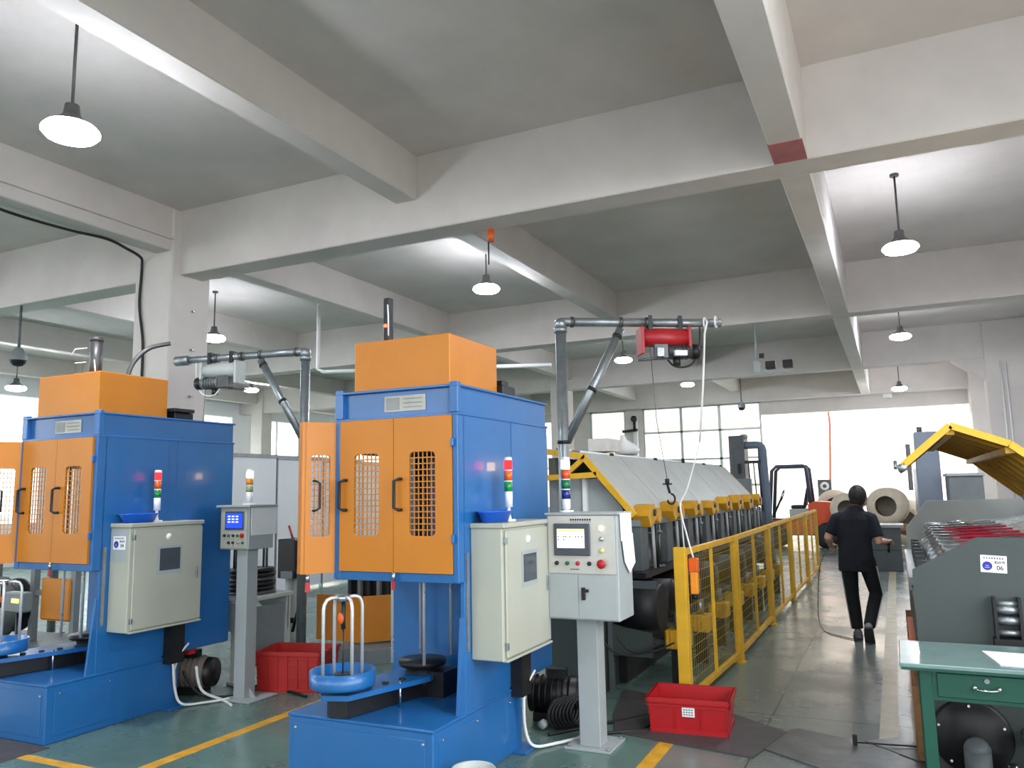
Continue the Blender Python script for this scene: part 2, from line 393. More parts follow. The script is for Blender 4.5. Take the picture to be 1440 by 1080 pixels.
# outside
struct('ground', mat('yard_concrete', (172, 172, 168), .8, var=.1, scale=.6), 'pale concrete yard outside', MB().box(-90, 90, -90, 120, -.2, -.125))
hs = tag(MB().box(-40, 40, 46, 46.5, -.1, 3.7).build('house_wall', mat('cream_render', (232, 216, 198), .8, var=.05, scale=.5)), 'pale cream building across the yard', kind='structure')
box('upper_storey', mat('cream_render', (232, 216, 198)), hs, -40, 40, 46, 46.5, 3.7, 8.5)
for z in (2.6, 3.66, 5.2): box('band', mat('band_render', (226, 214, 196), .8), hs, -40, 40, 45.96, 46, z, z+.05)
tag(MB().tube([(-1.95, 30, 4.9), (-1.9, 30, 3.8), (-1.97, 30, 2.6), (-2.05, 30, 1.4), (-2.06, 30, -.05)], .035, 8).build('red_drain_pipe', mat('red_pipe', (206, 60, 40), .5)), 'thin red pipe standing just outside the loading opening', 'pipe')

# white partition screens behind the left machines
for i in range(5):
    a = 8.3+i*1.25
    t = thing('partition_panel', ['white partition panel next to the concrete column', 'second white partition panel from the concrete column', 'third white partition panel from the concrete column', 'fourth white partition panel from the concrete column', 'white partition panel farthest from the concrete column'][i], 'partition', (-9.8, a, 0), group='white partition panels')
    box('board', WHITEW, t, -.03, .03, .03, 1.23, .05, 2.36-.02*i)
    box('frame', STEEL, t, -.035, .035, 0, .03, 0, 2.4-.02*i)
    box('top_rail', STEEL, t, -.05, .05, 0, 1.25, 2.36-.02*i, 2.42-.02*i)

# ------------------------------------------------------------------ lamps
LED = glow('led_bulb', (236, 243, 255), LAMP)
def lamp(x, y, z, lab, grp='hanging factory lamps', off=''):
    t = thing('hanging_lamp'+off, lab, 'lamp', (x, y, z), group=grp)
    cyl('rod', STEELD, t, (0, 0, .16), (0, 0, ZC-z+.005), .012, n=8)
    MB().lathe([(.05, ZC-z-.03), (.05, ZC-z)], n=12).lathe([(.0, ZC-z-.03), (.05, ZC-z-.03)], n=12).build('ceiling_rose', STEELD, t)
    MB().lathe([(.0, .2), (.05, .2), (.06, .12), (.10, .08), (.15, .05), (.175, .032), (.165, .032), (.14, .04), (.0, .06)], n=20).build('lamp_cap', STEELD, t)
    MB().lathe([(.15, .036), (.19, .012), (.20, -.015), (.17, -.05), (.09, -.07), (0, -.075)], n=16).build('bulb'+off, LED, t)
    return t
lamp(-5.3, 3.6, 4.40, 'large bright lamp hanging in front of the first main beam, over the blue machine')
lamp(.27, 10.1, 4.45, 'bright lamp hanging over the aisle in the second bay')
lamp(-5.24, 10.15, 4.68, 'bright lamp hanging above the orange machine top in the second bay')
lamp(.33, 17.4, 4.62, 'bright lamp hanging over the aisle in the third bay')
lamp(.33, 24.6, 4.35, 'small lamp hanging near the loading opening')
lamp(-5.38, 17.2, 4.62, 'bright lamp seen under the steel jib crane arm')
lamp(-5.4, 23.6, 4.78, 'small bright lamp over the tall windows')
lamp(-10.75, 10.2, 4.50, 'bright lamp hanging beside the white concrete column')
lamp(-16.4, 17.0, 4.70, 'bright lamp under the left crane arm')
lamp(-16.6, 10.4, 4.05, 'bright lamp hanging at the far left beside the dome camera')
for x, y, lab in ((.3, 3.2, 'lamp hanging over the near end of the aisle before the first main beam'), (-5.3, -3.0, 'lamp hanging between the front windows and the blue machines'), (.3, -3.2, 'lamp hanging near the front and right windows'), (-11.0, 3.6, 'lamp hanging left of the white concrete column, before the first main beam'), (-16.4, 3.6, 'lamp hanging near the first window of the left wall')): lamp(x, y, 4.45, lab, off='_offscreen')

# ceiling fittings
t = tag(MB().tube(spl([(-8.32, 4.6, 4.775), (-8.38, 5.13, 4.77), (-8.36, 5.7, 4.772), (-8.28, 6.15, 4.775), (-8.36, 6.5, 4.76), (-8.46, 6.78, 4.74), (-8.52, 6.85, 4.66), (-8.52, 6.848, 4.5), (-8.53, 6.848, 4.13), (-8.44, 6.848, 3.66), (-8.43, 6.848, 3.25), (-8.43, 6.848, 2.6)]), .018, 6).build('black_cable', BLACK), 'black cable running from the beam down the concrete column', 'cable')
t = thing('alarm_beacon', 'orange red beacon hanging under the first main beam', 'beacon', (-3.72, 7.33, 4.36))
MB().cyl((0, 0, 0), (0, 0, .13), .035, n=12).build('body', OR2, t); cyl('cable', BLACK, t, (-.03, 0, 0), (-.03, 0, -.25), .008, n=6); cyl('stem', OR2, t, (0, 0, .13), (0, 0, .145), .02)
t = tag(MB().tube([(-9.06, 11, ZC-.01), (-9.06, 11, 3.9), (-8.95, 11, 3.84), (-7.2, 11.4, 3.80), (-5, 12, 3.76)], .035, 8).build('white_duct_pipe', WHITEP), 'white pipe dropping from the ceiling and running to the right', 'pipe')
def dome(x, y, z, top, lab):
    t = thing('dome_camera', lab, 'camera', (x, y, z))
    cyl('stem', GREYD, t, (0, 0, .1), (0, 0, top-z), .018, n=8)
    MB().lathe([(0, .16), (.05, .15), (.11, .05), (.12, 0), (.12, -.03)], n=16).build('housing', GREYM, t)
    MB().lathe([(.11, -.03), (.1, -.07), (.06, -.11), (0, -.12)], n=16).build('lens_dome', BLACKM, t)
    return t
dome(-4.1, 25.1, 4.15, ZC, 'dome security camera hanging in front of the tall window')
dome(-11.25, 7.05, 3.72, 4.5, 'dome security camera hanging below the beam at the far left')
t = thing('camera_pair', 'pair of black box cameras on a bracket at the second main beam', 'camera', (-1.62, 13.88, 3.72))
box('bracket', GREYP, t, -.42, .1, -.03, .02, -.11, -.08); box('wall_plate', GREYP, t, -.4, -.3, -.05, .02, -.1, .1)
cyl('conduit', GREYP, t, (-.36, 0, .05), (-.36, .1, .79), .015, n=6)
for x in (-.2, .08): box('camera_body', BLACK, t, x, x+.16, -.12, .04, -.06, .07, .01)
box('sensor', BLACK, t, -.3, -.22, -.06, 0, .14, .22); cyl('sensor_arm', GREYP, t, (-.3, -.02, .08), (-.26, -.03, .15), .015, n=6)
t = thing('post_camera', 'black camera on the white downpipe beside the window pier', 'camera', (-8.2, 27.35, 0))
cyl('downpipe', WHITEP, t, (0, 0, 0), (0, 0, 4.3), .09); cyl('arm', BLACKM, t, (-.45, -.1, 3.72), (.1, -.1, 3.76), .05); MB().ball((.0, -.16, 4.15), .12).build('camera_ball', BLACK, t); cyl('neck', BLACKM, t, (.0, -.12, 3.7), (.0, -.12, 4.1), .05)
# ================================================================== SHARED PARTS
def signal_tower(parent, x, y, z, r=.026, segs=((200, 26, 20), (225, 96, 20), (24, 140, 62)), lit=None, h=.062, body=.10, stem=.09, bodymat=None, nm='tower'):
    t = bpy.data.objects.new('signal_tower', None); COL.objects.link(t); t.parent = parent; t.location = (x, y, z); t.empty_display_size = .05
    MB().lathe([(0, .012), (r*1.7, .012), (r*1.7, 0)], n=14).lathe([(r*.75, .01), (r*.45, .04), (r*.45, stem)], n=10).build('tower_foot', bodymat or WHITEP, t)
    zz = stem; cyl('tower_body', bodymat or WHITEP, t, (0, 0, zz), (0, 0, zz+body), r, n=14); zz += body
    for i, c in enumerate(reversed(segs)):
        idx = len(segs)-1-i
        on = lit == idx
        ma = (glow('red_lamp_on', (235, 30, 34), 5) if nm == 'machine' else glow('lamp_on_%s' % idx, (255, 214, 150), 14)) if on else mat('lens_%d_%d_%d' % c, c, .2, var=.05, coat=.4)
        cyl('lamp_segment', ma, t, (0, 0, zz), (0, 0, zz+h), r, n=14); zz += h
        cyl('segment_ring', bodymat or WHITEP, t, (0, 0, zz), (0, 0, zz+.008), r*1.03, n=14); zz += .008
    MB().lathe([(r*1.03, zz), (r*.9, zz+.012), (0, zz+.014)], n=14).build('tower_cap', bodymat or WHITEP, t)
    return t
def number_plate(parent, M, num):
    # white plate 0.135 x 0.10 facing -y in local space, M places it
    o = MB().box(-.0675, .0675, -.002, 0, -.05, .05).xf(M).build('number_plate', PAPER, parent); tag(o, 'white number plate with a blue round emblem and %s' % num)
    d = MB().lathe([(0, -.0028), (.026, -.0028)], (0, 0, 0), 20, 'y').xf(M @ Matrix.Translation((-.033, 0, -.012))).build('emblem', INKB, o)
    MB().box(-.013, .013, -.0032, -.0029, -.012, -.007).box(-.009, .009, -.0032, -.0029, -.001, .004).xf(M @ Matrix.Translation((-.033, 0, -.012))).build('emblem_mark', mat('emblem_light', (150, 160, 225), .5, var=0), o)
    text('机台号', .0185, INK, o, M @ Matrix.Translation((.032, -.003, .010)) @ FRONT)
    text(num, .036, INK, o, M @ Matrix.Translation((.032, -.003, -.022)) @ FRONT)
    mb = MB()
    for i in range(8):
        x = -.052+i*.0135
        mb.box(x, x+.008, -.003, -.002, .030, .033).box(x, x+.008, -.003, -.002, .035, .038).box(x+.003, x+.005, -.003, -.002, .028, .040)
    mb.xf(M).build('small_print', INK, o)
    return o
def bow_handle(mb, x, y, z0, z1, out=.038, r=.0105):
    mb.tube([(x+.03, y, z0), (x+.03, y-out*.8, z0), (x, y-out, z0+.012), (x, y-out, z1-.012), (x+.03, y-out*.8, z1), (x+.03, y, z1)], r, 8)

# ================================================================== BLUE COIL MACHINES
def door(parent, x0, x1, z0, z1, y0, win, hx, name='door'):
    d = holed(MB(), x0, x1, z0, z1, win, .03, y0, y0+.02).build(name, ORANGE, parent)
    mb = MB(); wx0, wx1, wz0, wz1 = win
    nx = max(3, round((wx1-wx0)/.034)); nz = round((wz1-wz0)/.038)
    for i in range(1, nx): x = wx0+(wx1-wx0)*i/nx; mb.box(x-.0035, x+.0035, y0+.008, y0+.014, wz0, wz1)
    for i in range(1, nz): z = wz0+(wz1-wz0)*i/nz; mb.box(wx0, wx1, y0+.006, y0+.012, z-.0035, z+.0035)
    mb.build('window_grille', ORANGE, d)
    hb = MB(); bow_handle(hb, hx, y0, 1.595, 1.785); hb.build('handle', BLACK, d)
    return d
def coil_machine(loc, label, num=None):
    t = thing('coil_machine', label, 'machine', loc)
    b = box('base', BLUE, t, -1.01, 0, 0, 1.14, 0, .39, .006)
    box('base_top', BLUE, b, -1.015, .006, -.006, 1.15, .388, .405, .004)
    box('access_panel', BLUE, b, -.96, -.05, -.006, .01, .05, .35, .003); box('access_panel', BLUE, b, -.012, .006, .06, .52, .05, .35, .003)
    for x in (-.95, -.06): cyl('bolt', CHROME, b, (x, -.012, .33), (x, 0, .33), .008, n=8)
    for y in (.1, .5, .95): cyl('bolt', CHROME, b, (0, y, .33), (.012, y, .33), .008, n=8)
    box('foot_plate', BLUE, t, -.04, .10, .98, 1.2, 0, .018, .003)
    col = box('column', BLUE, t, -.92, 0, .96, 1.685, .42, 2.17, .004)
    box('side_panel', BLUE, t, -.03, 0, .37, .97, .40, 2.17, .003)
    MB().prism([(.30, .405), (.38, .405), (.38, .95), (.355, .95)], -.028, -.004, 'x').build('gusset', BLUE, t)
    box('seam_strip', BLUE, col, -.001, .003, 1.048, 1.056, .5, 2.17)
    tag(box('edge_guide', STEEL, t, .0, .012, .385, .41, .75, 1.33), 'bare steel strip on the front edge')
    # head box frame
    box('front_post', BLUE, t, -.925, -.87, .30, .36, 1.16, 2.17, .003); box('front_post', BLUE, t, -.037, 0, .30, .38, 1.16, 2.17, .003)
    box('bottom_rail', BLUE, t, -.918, -.004, .306, .366, 1.155, 1.21, .003); box('bottom_rail', BLUE, t, -.925, -.87, .36, .97, 1.155, 1.21, .003)
    # header channel
    h = box('header', BLUE, t, -.91, -.01, .335, 1.68, 2.17, 2.345)
    box('header_flange', BLUE, h, -.925, .008, .295, 1.695, 2.345, 2.36, .003); box('header_flange', BLUE, h, -.92, .006, .30, 1.69, 2.168, 2.184, .003)
    for x in (-.925, -.055): box('corner_stiffener', BLUE, h, x, x+.06, .297, .34, 2.184, 2.375, .004)
    npl = box('name_plate', mat('name_plate_metal', (178, 176, 168), .4, metal=.3), h, -.555, -.245, .329, .336, 2.215, 2.315)
    mb = MB()
    for i in range(3): mb.box(-.41, -.27, .327, .33, 2.235+i*.027, 2.243+i*.027)
    mb.box(-.54, -.44, .327, .33, 2.225, 2.305); mb.build('plate_print', mat('plate_print_grey', (150, 150, 148), .5), npl)
    tc = MB().box(-.80, -.07, .335, .99, 2.36, 2.69, .006).build('top_cover', ORANGE, t)
    # doors
    d1 = door(t, -.868, -.456, 1.213, 2.167, .283, (-.757, -.565, 1.435, 1.95), -.845)
    d2 = door(t, -.452, -.038, 1.213, 2.167, .283, (-.337, -.150, 1.435, 1.95), -.425)
    for z in (1.42, 2.0): box('hinge', BLUE, d2, -.036, -.02, .275, .30, z-.025, z+.025, .003)
    for d, x in ((d2, -.445),):
        mb = MB().cyl((x, .275, 1.215), (x, .275, 1.165), .012, n=8); mb.build('padlock_tag', CHROME, d); box('red_tag', REDH, d, x-.012, x+.012, .268, .274, 1.11, 1.165)
    # narrow side leaf swung open towards the front
    w = .205
    s = holed(MB(), 0, w, 1.2, 2.165, (.04, .165, 1.43, 1.95), .02, -.012, .012).build('side_door', ORANGE, t, (-.925, .31, 0), (0, 0, math.radians(236)))
    mb = MB()
    for i in range(1, 5): x = .04+.125*i/5; mb.box(x-.003, x+.003, -.004, .004, 1.43, 1.95)
    for i in range(1, 14): z = 1.43+.52*i/14; mb.box(.04, .165, -.006, .002, z-.003, z+.003)
    mb.build('window_grille', ORANGE, s)
    mb = MB(); mb.tube([(.15, .012, 1.595), (.15, .05, 1.595), (.12, .055, 1.61), (.12, .055, 1.77), (.15, .05, 1.785), (.15, .012, 1.785)], .008); mb.build('handle', BLACK, s)
    box('return_edge', ORANGE, s, w-.004, w+.02, -.06, .012, 1.2, 2.165)
    mb = MB().cyl((.18, .02, 1.2), (.18, .02, 1.15), .012, n=8).build('padlock_tag', CHROME, s); box('red_tag', REDH, s, .165, .195, .014, .026, 1.09, 1.15)
    # inside the head: guide rods and sheave
    hd = box('head_plate', GREYD, t, -.80, -.12, .42, .95, 1.95, 2.0)
    for x, y in ((-.62, .52), (-.38, .52), (-.62, .86), (-.38, .86)): cyl('guide_rod', ROD, hd, (x, y, .62), (x, y, 1.96), .011, n=10)
    cyl('ram', BLACKM, t, (-.5, .69, 1.2), (-.5, .69, 1.96), .05)
    MB().cyl((-.2, .6, 1.3), (-.2, .6, 1.95), .045, n=14).build('cylinder_sleeve', CHROME, t)
    # swing arm with two wire carriers
    arm = MB().prism([(-.80, .02), (-.70, -.08), (-.55, -.03), (-.36, .56), (-.40, .74), (-.56, .80), (-.66, .74)], .515, .545, 'z').build('swing_arm', BLUE, t)
    MB().prism([(-.74, .02), (-.68, -.03), (-.58, .0), (-.44, .6), (-.58, .66)], .41, .516, 'z').build('arm_gear_box', BLACKM, arm)
    cyl('arm_bolt', CHROME, arm, (-.44, .34, .40), (-.44, .34, .56), .008, n=8)
    for x, y in ((-.56, .18), (-.52, .3), (-.48, .42)): cyl('bolt_head', BLACK, arm, (x, y, .545), (x, y, .555), .02, n=10)
    c = MB().lathe([(.17, .575), (.186, .575), (.192, .59), (.194, .668), (.184, .668), (.180, .612), (.0, .61)], (-.66, .06, 0), 28).lathe([(0, .575), (.17, .575)], (-.66, .06, 0), 28).build('carrier_tray', BLUE, t)
    cyl('spindle', BLACKM, c, (-.66, .06, .40), (-.66, .06, .58), .06); cyl('hub', BLACKM, c, (-.66, .06, .60), (-.66, .06, .645), .05)
    for a in (62, 152, 242, 332):
        ca, sa = math.cos(math.radians(a)), math.sin(math.radians(a)); P = lambda r, z: (-.66+ca*r, .06+sa*r, z)
        MB().tube([P(.125, .60), P(.125, 1.02), P(.12, 1.05), P(.105, 1.075), P(.08, 1.085), P(.03, 1.085)], .0105, 8).build('carrier_tube', ROD, c)
    cyl('carrier_collar', CHROME, c, (-.66, .06, 1.06), (-.66, .06, 1.10), .038)
    MB().tube([(-.66, .06, 1.06), (-.662, .06, .95), (-.658, .06, .9)], .014, 8).build('hook_block', BLACKM, c); MB().ball((-.67, .05, .96), (.02, .02, .035)).build('hook_guard', OR2, c); cyl('tail_rod', BLACKM, c, (-.658, .06, .9), (-.66, .06, .6), .004, n=6)
    d = MB().lathe([(0, .585), (.15, .585), (.155, .60), (.155, .62), (0, .622)], (-.5, .69, 0), 24).build('rear_disc', BLACKM, t)
    cyl('disc_spindle', BLACKM, d, (-.5, .69, .405), (-.5, .69, .59), .11); box('drive_block', BLACKM, d, -.46, -.3, .62, .8, .405, .56)
    # electrical cabinet on the side
    cb = box('control_cabinet', CREAM, t, 0, .215, .447, 1.14, .694, 1.475, .006)
    box('cabinet_roof', CREAM, cb, -.0, .235, .44, 1.15, 1.475, 1.505, .004)
    box('cabinet_door', CREAM, cb, .215, .232, .475, 1.135, .712, 1.458, .005); box('cabinet_sill', CREAM, cb, .2, .24, .46, 1.14, .69, .705, .003)
    box('meter_frame', GREYP, cb, .231, .236, .69, .925, 1.10, 1.32); tag(box('meter_screen', SCREEN, cb, .236, .239, .71, .905, 1.13, 1.30), 'dark display')
    MB().lathe([(0, .245), (.022, .243), (.026, .231)], (0, .79, 1.39), 18, 'x').build('round_lamp', WHITEP, cb)
    box('latch', STEEL, cb, .231, .242, 1.075, 1.09, 1.04, 1.13, .002)
    for z in (.78, 1.40): box('hinge', STEEL, cb, .21, .238, .466, .486, z-.02, z+.02, .002)
    box('cabinet_post', BLACKM, t, .0, .085, .98, 1.12, .36, .70)
    MB().tube(spl([(.05, 1.0, .5), (.07, 1.02, .38), (.06, 1.06, .15), (.1, 1.1, .03), (.2, 1.25, .015), (.3, 1.42, .015)]), .011, 6).build('white_cable', WHITEP, t)
    MB().tube([(.1, 1.15, .5), (.07, 1.08, .42), (.055, 1.05, .3), (.06, 1.06, .2)], .008, 6).build('white_cable', WHITEP, t)
    signal_tower(t, .11, .77, 1.505, lit=0, nm='machine')
    if num:
        number_plate(cb, Matrix.Translation((.105, .446, 1.36)), num)
        box('grey_plate', GREYP, cb, .01, .19, .4455, .447, 1.22, 1.46)
    return t
mC = coil_machine((-2.374, 3.887, 0), 'blue and orange coil machine standing beside the console with the lit white screen')
mL = coil_machine((-5.46, 3.775, 0), 'blue and orange coil machine with a number plate 04 on its cabinet', '04')
# black cable chain on top of one, grey pipe on top of the other
box('cable_chain', BLACKM, mC, -.59, -.54, .36, .41, 2.69, 2.98, .006); MB().ball((-.565, .352, 2.79), .012, 8).build('red_light', glow('red_spot', (255, 60, 40), 9), mC)
MB().tube([(-.55, .355, 2.93), (-.535, .34, 2.86), (-.54, .35, 2.72)], .005, 6).build('signal_wire', WHITEP, mC)
MB().box(-.2, -.03, 1.0, 1.2, 2.36, 2.43, .006).box(-.15, -.06, 1.05, 1.15, 2.43, 2.47, .004).build('vent_fan', BLACKM, mC)
MB().cyl((-.55, .65, 2.69), (-.55, .65, 3.02), .05, n=16).cyl((-.55, .65, 3.02), (-.55, .65, 3.05), .055).build('exhaust_pipe', STEELD, mL)
for q in ([(-.6, .6, 2.96), (-.68, .55, 2.95), (-.7, .53, 2.9)], [(-.6, .6, 2.84), (-.68, .55, 2.83)], [(-.5, .6, 2.85), (-.43, .56, 2.75), (-.42, .56, 2.7)]): MB().tube(q, .006, 6).build('pipe_clip', WHITEP, mL)
MB().tube(spl([(-.36, .8, 2.69), (-.34, .85, 2.85), (-.28, .95, 2.98), (-.2, 1.1, 3.04)]), .02, 8).build('flexible_hose', STEELD, mL)
mb = MB().box(-.5, -.05, 1.05, 1.25, 2.36, 2.42, .004).box(-.2, 0, 1.0, 1.22, 2.42, 2.45, .004)
for i in range(6): mb.box(-.48+i*.06, -.45+i*.06, 1.03, 1.2, 2.42, 2.45)
mb.build('vent_fan', BLACKM, mL)
for o, y, x, lab in ((mC, .55, .1, 'bright blue plastic basin on the cabinet beside the lit console'), (mL, .56, .1, 'bright blue plastic basin on the cabinet with the number plate')):
    l = o.location
    tb = MB(); nb = 20; rr_ = [(.066, .13, 0), (.085, .165, .062), (.094, .175, .065), (.094, .175, .070), (.080, .158, .066), (.062, .125, .008), (.001, .001, .008)]; tb.loft([((0, 0, q[2]), (q[0], 0, 0), (0, q[1], 0)) for q in rr_], nb); tb = tag(tb.build('plastic_basin', BLUEP), lab, 'basin'); tb.location = (l.x+x-.01, l.y+y+.06, 1.506)

# ================================================================== PEDESTAL CONSOLES
def button(parent, x, z, y, ma, r=.014, name='button'):
    return MB().lathe([(0, -.016), (r*.8, -.016), (r, -.012), (r, 0)], (x, y, z), 14, 'y').build(name, ma, parent)
c1 = thing('pedestal_console', 'tall grey pedestal console with a lit white touch screen and red emergency button', 'console', (-2.15, 5.0, 0))
box('base_plate', GREYP, c1, .05, .37, .09, .42, 0, .016, .003); p = box('post', GREYP, c1, .14, .285, .15, .29, .015, .86, .004)
for x, y in ((.075, .115), (.345, .115), (.345, .395)): cyl('anchor_bolt', STEEL, c1, (x, y, .016), (x, y, .03), .01, n=8)
hz = box('housing', GREYP, c1, 0, .50, .0, .30, .85, 1.53, .006); box('hood', GREYP, hz, -.008, .508, -.012, .31, 1.53, 1.545, .003)
pn = box('panel', mat('panel_aluminium', (196, 194, 186), .35, metal=.25, var=.08), hz, .015, .485, -.006, 0, 1.15, 1.525)
box('lower_door', GREYP, hz, .01, .218, -.006, 0, .86, 1.14, .002); box('lower_door', GREYP, hz, .222, .49, -.006, 0, .86, 1.14, .002)
MB().box(.245, .272, -.018, -.005, .98, 1.06, .003).box(.268, .296, -.02, -.008, 1.03, 1.05, .002).build('lock_handle', BLACK, hz)
sb = box('screen_bezel', mat('screen_bezel_grey', (70, 74, 82), .4), pn, .06, .315, -.022, -.005, 1.265, 1.475, .004)
SCRW = glow('lit_white_screen', (226, 232, 250), 1.5)
box('screen', SCRW, sb, .085, .28, -.0235, -.0225, 1.315, 1.44); box('screen_bar', glow('screen_yellow', (214, 232, 150), 1.3), sb, .085, .28, -.0242, -.0236, 1.42, 1.438)
mb = MB()
for x in (.09, .13, .145, .175, .215, .235, .26): mb.box(x, x+.009, -.0242, -.0236, 1.385, 1.393)
for x in (.09, .13): mb.box(x, x+.009, -.0242, -.0236, 1.365, 1.373)
mb.build('screen_icons', mat('screen_icon', (60, 66, 90), .5, var=0), sb)
mb = MB()
for i in range(9): mb.box(.175+i*.017, .187+i*.017, -.0068, -.0058, 1.493, 1.506)
mb.build('panel_title', INK, pn, kind='stuff'); mb = MB()
for i in range(12): mb.box(.175+i*.0125, .183+i*.0125, -.0068, -.0058, 1.483, 1.487)
mb.build('panel_subtitle', INK, pn, kind='stuff'); mb = MB()
for i in range(5): mb.box(.17+i*.013, .178+i*.013, -.0068, -.0058, 1.172, 1.18)
mb.build('panel_caption', INK, pn, kind='stuff')
button(pn, .395, 1.445, -.006, glow('button_lit', (255, 214, 150), 4), .016); button(pn, .395, 1.375, -.006, CHROME, .016); button(pn, .395, 1.30, -.006, mat('button_pale_yellow', (214, 206, 130), .3), .016)
for x, ma in ((.075, BLACK), (.15, mat('button_green', (30, 90, 60), .35)), (.225, REDH), (.305, BLACK)): button(pn, x, 1.215, -.006, ma)
tag(MB().lathe([(0, -.04), (.026, -.04), (.03, -.03), (.022, -.022), (.018, 0)], (.395, 1.0*-.006, 1.215), 18, 'y').build('emergency_button', RED, pn), 'red mushroom emergency button')
signal_tower(c1, .07, .2, 1.545, r=.03, segs=((255, 220, 160), (214, 80, 30), (20, 110, 70), (24, 40, 120)), lit=0, body=.07, stem=.02)
t = thing('paper_sheets', 'white paper sheets hung over the right side of the pedestal console', 'paper', (-1.648, 5.0, 0))
MB().prism([(.04, 1.54), (.28, 1.535), (.29, 1.33), (.05, 1.36)], .005, .009, 'x').build('sheet', PAPER, t); MB().prism([(.06, 1.36), (.29, 1.40), (.33, 1.20), (.2, 1.14), (.10, 1.22)], .010, .013, 'x').build('sheet', PAPER, t)

c2 = thing('pedestal_console', 'grey pedestal console with a small blue display between the two blue machines', 'console', (-5.35, 5.2, 0))
box('base_plate', GREYP, c2, .13, .45, -.05, .28, 0, .016, .003); box('post', GREYP, c2, .19, .31, .03, .16, .015, 1.25, .004)
for a in ((.12, .04), (.31, .04)): MB().prism([(a[0], .016), (a[0]+.07, .016), (a[0]+(.07 if a[0] < .2 else 0), .09)], .09, .10, 'y').build('gusset', GREYP, c2)
hz = box('housing', GREYP, c2, 0.02, .35, .0, .30, 1.24, 1.60, .005); box('hood', GREYP, hz, -.01, .38, -.03, .32, 1.60, 1.62, .003)
pn = box('panel', CREAM, hz, .035, .335, -.005, .0, 1.255, 1.585)
sb = box('screen_bezel', SCREEN, pn, .085, .30, -.014, -.004, 1.41, 1.565, .003); box('screen', glow('lit_blue_screen', (40, 70, 235), 1.6), sb, .10, .285, -.0155, -.0145, 1.425, 1.55)
mb = MB()
for i in range(3):
    for j in range(3): mb.box(.12+i*.045, .15+i*.045, -.0165, -.0156, 1.47+j*.024, 1.482+j*.024)
mb.build('screen_icons', glow('screen_pale', (190, 205, 255), 1.6), sb)
for i, x in enumerate((.08, .13, .18, .23)): button(pn, x, 1.36, -.005, [BLACK, GREYD, BLACK, mat('button_green', (30, 90, 60), .35)][i], .012)
button(pn, .28, 1.36, -.005, RED, .02, 'emergency_button')
for i, x in enumerate((.13, .18, .24, .29)): button(pn, x, 1.30, -.005, [BLACK, BLACK, CHROME, GREYD][i], .011)
signal_tower(c2, .2, .15, 1.62, r=.03, segs=((255, 220, 160), (240, 150, 30), (150, 160, 120)), lit=0, body=.09, stem=.02, h=.055)
box('cover_flap', WHITEP, c2, .352, .356, .02, .33, 1.36, 1.62)
# ================================================================== WIRE DRAWING LINE BEHIND THE FENCE
WD = thing('wire_drawing_line', 'long wire drawing machine with sloped grey covers and yellow guides behind the fence', 'machine', (0, 0, 0))
COVER = mat('grey_cover_sheet', (186, 189, 184), .5, metal=.15, var=.10, scale=2.5)
BK = [7.05+.9*k for k in range(8)]
Y0, Y1 = 6.9, 13.6
def strip(name, ma, parent, a, b, y0, y1, t):
    # flat sheet between profile points a,b (x,z) from y0 to y1, thickness t
    dx, dz = b[0]-a[0], b[1]-a[1]; l = math.hypot(dx, dz); n = (-dz/l*t, dx/l*t)
    return MB().prism([a, b, (b[0]+n[0], b[1]+n[1]), (a[0]+n[0], a[1]+n[1])], y0, y1).build(name, ma, parent)
cuts = [Y0, 7.95, 9.6, 11.0, 12.3, Y1]
for a, b in zip(cuts, cuts[1:]):
    c = strip('cover_panel', COVER, WD, (-2.12, 1.50), (-2.575, 2.02), a+.006, b-.006, -.012)
    strip('cover_top', COVER, c, (-2.575, 2.02), (-2.95, 2.075), a+.006, b-.006, -.012)
    box('cover_clip', BLACK, c, -2.60, -2.56, b-.25, b-.2, 2.03, 2.06)
for i in range(4): cyl('stay_rod', GREYM if i % 2 else WHITEP, WD, (-2.60-.08*i, Y0, 2.045+.012*i), (-2.60-.08*i, Y1-.1, 2.045+.012*i), .011, n=6)
def bar(name, ma, parent, p, q, w, y0, y1):
    dx, dz = q[0]-p[0], q[1]-p[1]; l = math.hypot(dx, dz); n = (-dz/l*w/2, dx/l*w/2)
    return MB().prism([(p[0]+n[0], p[1]+n[1]), (q[0]+n[0], q[1]+n[1]), (q[0]-n[0], q[1]-n[1]), (p[0]-n[0], p[1]-n[1])], y0, y1).build(name, ma, parent)
for y, nm in ((Y0-.05, 'end_frame'), (Y1-.02, 'end_frame')):
    f = bar(nm, YELLOW, WD, (-2.10, 1.46), (-2.57, 2.0), .05, y, y+.05)
    bar('frame_bar', YELLOW, f, (-2.55, 2.0), (-2.97, 2.06), .05, y, y+.05); bar('frame_bar', YELLOW, f, (-2.44, 1.83), (-2.97, 1.81), .05, y, y+.05); bar('frame_brace', YELLOW, f, (-2.58, 1.97), (-2.76, 1.83), .045, y+.01, y+.04)
    box('frame_plate', YELLOW, f, -3.1, -2.94, y, y+.05, 1.82, 2.1)
MB().prism([(-2.9, .95), (-2.9, 1.8), (-2.48, 1.8), (-2.25, 1.52), (-2.25, .95)], 7.0, 7.02).build('end_panel', GREYP, WD)
box('end_strip', WHITEP, WD, -2.62, -2.58, 6.96, 7.0, 1.3, 1.8)
box('machine_bed', BLACKM, WD, -3.0, -2.25, 6.95, 13.7, 0.0, .55)
box('back_wall', GREYM, WD, -2.95, -2.88, 6.95, 13.6, .5, 2.0)
box('top_rail', GREYM, WD, -2.2, -2.06, 6.9, 13.6, 1.36, 1.42, .004)
box('rail_shelf', BLACKM, WD, -2.9, -2.0, 6.8, 13.6, .92, .97)
